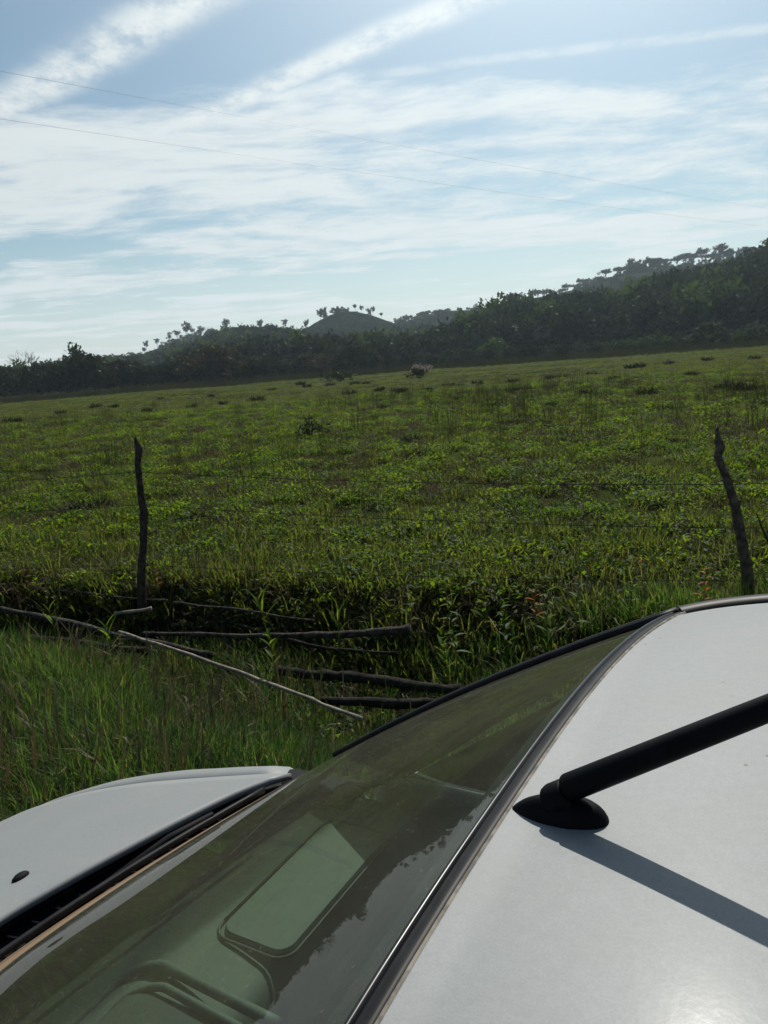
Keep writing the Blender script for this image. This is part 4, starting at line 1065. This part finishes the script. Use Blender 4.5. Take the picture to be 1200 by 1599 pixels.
def trunk_mesh(seed, h, r0, tips, zfork):
    g_ = random.Random(seed)
    parts = [tube([Vector((0, 0, -.5)), Vector((g_.uniform(-.15, .15), g_.uniform(-.15, .15), zfork * .5)), Vector((g_.uniform(-.2, .2), 0, zfork)), Vector((g_.uniform(-.4, .4), g_.uniform(-.4, .4), h * .85))], [r0, r0 * .8, r0 * .6, r0 * .15], 6)]
    for t in tips:
        t = Vector(t); a = Vector((0, 0, min(zfork, t.z * 0.8))); m_ = a.lerp(t, 0.5) + Vector((0, 0, 0.1 * (t - a).length))
        parts.append(tube([a, m_, t], [r0 * .42, r0 * .25, r0 * .08], 4))
    return joinVF(parts)
def tree_kind(name, mkey, seed, h, rx, rz, z0, ncl, per, cs, leaf, r0, zf, flat=0.8, shell=0.6, ntips=8):
    V_, F__, C_ = crown_np(seed, rx, rz, z0, ncl, per, cs, leaf, flat, shell)
    cm = mesh_np('crown', V_, F__, M[mkey])
    tips = [C_[i] for i in range(0, ncl, max(1, ncl // ntips))]
    tm = mesh_np('trunk', *trunk_mesh(seed, h, r0, tips, zf), M['bark'], True)
    return cm, tm
def put_tree(kind, x, y, z, s, label, cat='tree', group=None, name='tree', sz=None):
    t_ = empty(name, (x, y, z), rnd.uniform(0, 6.28)); t_.scale = (s, s, s * (sz or 1)); tag(t_, label, cat, group)
    link('crown', kind[0], t_); link('trunk', kind[1], t_)
    return t_
# broad bushy trees of the field edge (design height ~8)
KB = [tree_kind('b', 'tree', 300 + i, 8, 2.9, 3.2, 4.3, 34, 42, 1.15, 0.34, 0.18, 2.2) for i in range(4)]
KO = [tree_kind('o', 'tree_olive', 320 + i, 8, 3.2, 3.0, 4.0, 34, 42, 1.1, 0.34, 0.18, 2.2) for i in range(2)]
KG = [tree_kind('g', 'tree_grey', 330 + i, 6, 2.6, 2.3, 3.1, 28, 38, 0.9, 0.30, 0.13, 1.4) for i in range(3)]
KL = [tree_kind('l', 'tree_bright', 340 + i, 8, 2.8, 2.6, 4.0, 28, 38, 1.1, 0.34, 0.16, 2.0) for i in range(2)]
KT = [tree_kind('t', 'tree', 350 + i, 9, 1.3, 4.2, 4.6, 26, 36, 0.75, 0.30, 0.14, 2.0) for i in range(2)]   # narrow dark
TOP = [(-150, 566), (0, 566), (60, 566), (100, 556), (130, 542), (165, 556), (200, 556), (260, 560), (330, 540), (400, 545), (440, 553), (500, 548), (560, 540), (620, 548), (700, 545), (780, 540), (860, 538), (940, 530), (1000, 512), (1060, 514), (1110, 508), (1180, 500), (1250, 492), (1400, 480)]
GT = 'dark bushy trees along the far edge of the pasture'
def base_xyz(u, dist):
    d = atd(u, 600, dist); return d.x, d.y, gz(d.x, d.y) - 0.1
u = -130; i = 0
while u < 1330:
    dist = rnd.uniform(166, 174)
    x, y, z = base_xyz(u, dist)
    topz = atd(u, prof(TOP, u) + rnd.uniform(-3, 9), dist).z
    if u < 620: kind = rnd.choice(KB + KB + KO); lab = 'dark bushy tree in the left half of the far tree line'; grp = 'dark bushy trees along the left half of the far tree line'
    elif u < 940: kind = rnd.choice(KG + KB); lab = 'low dull green tree in the middle of the far tree line'; grp = 'low trees in the middle of the far tree line'
    else: kind = rnd.choice(KG + KG + KL); lab = 'low grey green bushy tree at the foot of the wooded hill'; grp = 'grey green trees at the foot of the wooded hill'
    where = 'at the left end of the photo' if u < 110 else 'below the left ridge' if u < 300 else 'between the brownish dome tree and the dark pair' if u < 470 else 'below the conical hill' if u < 640 else 'right of the pale flowering bush' if u < 790 else 'below the foot of the wooded hill' if u < 940 else 'left of the large rounded shrub tree' if u < 1090 else 'near the right edge of the photo'
    lab = lab.rsplit(' in the ', 1)[0].rsplit(' at the ', 1)[0] + ' in the front row ' + where
    grp = 'front row of the far tree line, ' + where
    hdes = 8.0 if kind in KB or kind in KO or kind in KL else 6.0
    put_tree(kind, x, y, z, max(0.45, (topz - z) / hdes), lab, group=grp)
    u += rnd.uniform(15, 27)
# second row, a little taller between gaps
u = -120
while u < 1330:
    dist = rnd.uniform(182, 200); x, y, z = base_xyz(u, dist)
    topz = atd(u, prof(TOP, u) + rnd.uniform(-1, 8), dist).z
    kind = rnd.choice(KB + (KO if u < 600 else KL)); grp = 'trees standing behind the front row of the far tree line'
    put_tree(kind, x, y, z, max(0.5, (topz - z) / 8.2), 'tree half hidden behind the far tree line ' + ('left of the left ridge' if u < 230 else 'below the left ridge' if u < 440 else 'below the conical hill' if u < 660 else 'below the saddle of the hills' if u < 900 else 'at the foot of the wooded hill'), group=grp)
    u += rnd.uniform(24, 38)
def spec_tree(kind, u, vtop, dist, hdes, label, sx=1.0):
    x, y, z = base_xyz(u, dist); topz = atd(u, vtop, dist).z
    s = (topz - z) / hdes
    t_ = put_tree(kind, x, y, z, s, label); t_.scale = (s * sx, s * sx, s); return t_
spec_tree(KB[0], 131, 531, 163, 8.0, 'tall loose crowned tree sticking out above the tree line on the left', 0.8)
spec_tree(KO[0], 338, 532, 160, 7.6, 'wide dome shaped brownish tree in the left tree line', 1.15)
spec_tree(KT[0], 552, 530, 160, 9.2, 'dark narrow upright tree, left one of a pair below the conical hill')
spec_tree(KT[1], 570, 534, 160, 9.2, 'dark narrow upright tree, right one of a pair below the conical hill')
spec_tree(KL[0], 770, 516, 186, 8.0, 'brighter green round tree rising behind the middle of the tree line', 1.1)
spec_tree(KG[0], 1102, 498, 160, 6.0, 'large rounded grey green tree at the foot of the wooded hill', 1.15)
# bare twiggy tree on the far left
def bare_tree(u, vtop, dist, label, seed):
    g_ = random.Random(seed); x, y, z = base_xyz(u, dist); h = atd(u, vtop, dist).z - z
    parts = []
    def grow(p_, d, ln, r_, lv):
        q_ = p_ + d * ln; parts.append(tube([p_, p_.lerp(q_, .5) + Vector((g_.uniform(-.1, .1), 0, 0)) * ln, q_], [r_, r_ * .8, r_ * .6], 4))
        if lv:
            for _ in range(3):
                dd = (d + Vector((g_.uniform(-.8, .8), g_.uniform(-.8, .8), g_.uniform(-.1, .5)))).normalized(); grow(q_, dd, ln * g_.uniform(.55, .8), r_ * .6, lv - 1)
    grow(Vector((0, 0, 0)), Vector((0.05, 0, 1)), h * .38, 0.14, 4)
    t_ = empty('bare_tree', (x, y, z)); tag(t_, label, 'tree'); link('trunk', mesh_np('trunk', *joinVF(parts), M['bark']), t_)
bare_tree(28, 550, 165, 'bare leafless tree with pale twigs at the left end of the tree line', 5)
bare_tree(52, 548, 166, 'second bare leafless tree just right of the first one', 8)

# eucalyptus and flat-topped trees on the ridges
KE = [tree_kind('e', 'tree', 400 + i, 13, 2.2, 3.2, 9.6, 17, 34, 1.10, 0.42, 0.17, 6.0, 0.9, 0.2, 8) for i in range(4)]
KU = [tree_kind('u', 'tree', 420 + i, 10, 4.6, 1.5, 8.0, 20, 30, 1.45, 0.55, 0.34, 4.5, 0.6, 0.3, 9) for i in range(4)]
KR = [tree_kind('r', 'tree', 440 + i, 10, 4.0, 3.6, 5.2, 24, 36, 1.6, 0.55, 0.30, 3.0) for i in range(3)]
def ridge_tree(kinds, u, base_v, dist, hpx, hdes, lab, grp, name):
    b = atd(u, base_v, dist); s = hpx * dist / 1200 / hdes * rnd.uniform(0.8, 1.25); b.x += rnd.uniform(-4, 4)
    put_tree(rnd.choice(kinds), b.x, b.y, b.z - 1.0, s, lab, group=grp, name=name)
GE = 'tall thin eucalyptus trees on the left ridge'
for u in (210, 222, 237, 253, 267, 276, 284, 291, 299, 306, 313, 320, 331, 349, 362, 196):
    ridge_tree(KE, u, prof(HB, u) + 2, 716, rnd.uniform(17, 29), 13.2, 'tall thin round headed tree on the ' + ('low left end' if u < 245 else 'middle slope' if u < 300 else 'upper right end') + ' of the left ridge', GE, 'eucalyptus_tree')
for u in (406, 414, 432, 449, 456):
    ridge_tree(KE, u, prof(HB, u) + 1, 716, rnd.uniform(16, 23), 13.2, 'thin tree on the skyline between the left ridge and the conical hill', 'thin trees on the skyline left of the conical hill', 'eucalyptus_tree')
for u, h_ in ((474, 15), (484, 15), (497, 21), (503, 17), (511, 18), (521, 15), (524, 15), (535, 13), (541, 14), (548, 12), (562, 18), (568, 14), (577, 13), (585, 12), (592, 13)):
    ridge_tree(KE + KR[:1], u, prof(HC, u) + 2, 611, h_ * 1.15, 12.6, 'round headed tree on the ' + ('left slope' if u < 522 else 'very top' if u < 560 else 'right slope') + ' of the conical hill', 'trees on the conical hill', 'hilltop_tree')
for u in (602, 613, 621, 633, 641, 652):
    ridge_tree(KE + KU, u, prof(HB, u) + 1, 716, rnd.uniform(10, 16), 12, 'small tree on the saddle right of the conical hill', 'trees on the saddle right of the conical hill', 'skyline_tree')
for u in (658, 664, 668, 673, 678, 684, 690, 697, 706, 712, 730, 738, 752, 765, 772, 797, 802, 808, 818):
    ridge_tree(KU, u, prof(HB, u) + 2, 716, rnd.uniform(10, 15), 9.8, 'flat topped tree on the lower part of the right hand ridge', 'flat topped trees on the lower right ridge', 'flat_topped_tree')
for u in np.linspace(832, 925, 20):
    ridge_tree(KU, u, prof(HB, u) + 2, 716, rnd.uniform(9, 14), 9.8, 'flat topped tree in the close row on the middle of the right hand ridge', 'row of flat topped trees on the middle right ridge', 'flat_topped_tree')
ridge_tree(KU[:1], 941, prof(HB, 941) + 1, 714, 20, 9.8, 'lone large flat topped tree standing apart on the right hand ridge', None, 'flat_topped_tree')
for u in np.linspace(966, 1165, 30):
    ridge_tree(KU + KR, u, prof(HB, u) + 3, 716, rnd.uniform(13, 22), 9.8, 'tree in the dense row on the top of the right hand ridge', 'dense row of trees on top of the right ridge', 'ridge_tree')

# woods on the hills (one mass each)
c_wood = bpy.data.collections.new('wood')
for i, k in enumerate([tree_kind('w', 'tree', 500 + i, 9, 4.2, 3.4, 4.4, 22, 34, 1.7, 0.55, 0.2, 3) for i in range(3)] + [tree_kind('w', 'tree_bright', 510, 9, 4.2, 3.2, 4.4, 22, 34, 1.7, 0.55, 0.2, 3)]):
    o = bpy.data.objects.new('wood_%02d' % i, k[0]); c_wood.objects.link(o)
def wood(name, VV, rows, n, k0, k1, s0, s1, label, nx, umin=0, umax=1.0):
    pts = []; rots = []; sc = []; idx = []
    for _ in range(n):
        i = int((umin + (umax - umin) * rnd.random()) * (nx - 2)); j = k0 + rnd.random() * (k1 - k0); j0 = int(j)
        a = Vector(VV[i * rows + j0]); b = Vector(VV[i * rows + j0 + 1]); c = Vector(VV[(i + 1) * rows + j0])
        p_ = a + (b - a) * (j - j0) + (c - a) * rnd.random()
        pts.append(tuple(p_ - Vector((0, 0, 1.2)))); rots.append((0, 0, rnd.uniform(0, 6.28))); s = rnd.uniform(s0, s1); sc.append((s, s, s * rnd.uniform(.8, 1.2)))
        idx.append(3 if rnd.random() < 0.10 else rnd.randrange(3))
    return scatter(name, pts, rots, sc, idx, c_wood, label, 'woodland')
wood('hill_forest', VA, rowsA, 2300, 1, 14.5, 0.5, 1.5, 'dense dark forest covering the near hill on the right', 120, 0, 0.72)
wood('ridge_scrub', VB, rowsB, 1100, 3, 10.6, 0.35, 0.9, 'scattered scrub and small trees covering the slope of the back ridge', 200, 0.32, 0.78)
wood('cone_scrub', VC, rowsC, 260, 4, 12.0, 0.12, 0.38, 'low scrub dotted over the slope of the conical hill', 60)
wood('rise_forest', VM, rowsM, 1500, 1, 14.5, 0.8, 1.35, 'dark green woods on the low rise behind the left tree line', 100, 0.15, 1.0)

# ------------------------------------------------------------------ overhead cables
def cable(p0, p1, sag, label, rad_=0.0032):
    Q = []
    for k in range(41):
        t = k / 40; c = p0.lerp(p1, t); c.z -= 4 * sag * t * (1 - t); Q.append(c)
    c0_ = Q[20].copy()
    o = link('power_cable', mesh_np('power_cable', *tube([a - c0_ for a in Q], rad_, 6), M['cable'], True), None, c0_)
    tag(o, label, 'cable', 'overhead cables crossing the sky')
def cab(pxs, h, label):
    # a level cable: intersect rays with the height, extend both ways
    A_ = CAM + ray(*pxs[0]) * ((h - CAM.z) / ray(*pxs[0]).z); B_ = CAM + ray(*pxs[1]) * ((h - CAM.z) / ray(*pxs[1]).z)
    d = (B_ - A_)
    cable(A_ - d * 0.8, B_ + d * 1.2, 0.25, label)
cab([(0, 97), (850, 258)], 9.5, 'upper of two thin cables crossing the sky from the left')
cab([(0, 172), (850, 300)], 8.5, 'lower of two thin cables crossing the sky from the left')

# ------------------------------------------------------------------ haze
hz_m, n_, o_ = newmat('haze_air')
pv = n_.n('ShaderNodeVolumePrincipled'); pv.inputs['Color'].default_value = (0.72, 0.88, 1.0, 1); pv.inputs['Density'].default_value = 0.00020
pv.inputs['Anisotropy'].default_value = 0.35
n_.l.new(pv.outputs[0], o_.inputs['Volume'])
V_, F__ = box(-1500, 1500, -1500, 1500, -4.0, 150)
hz = link('haze', mesh_np('haze', V_, F__, hz_m)); tag(hz, 'pale air haze over the pasture and hills', 'haze', kind='stuff')
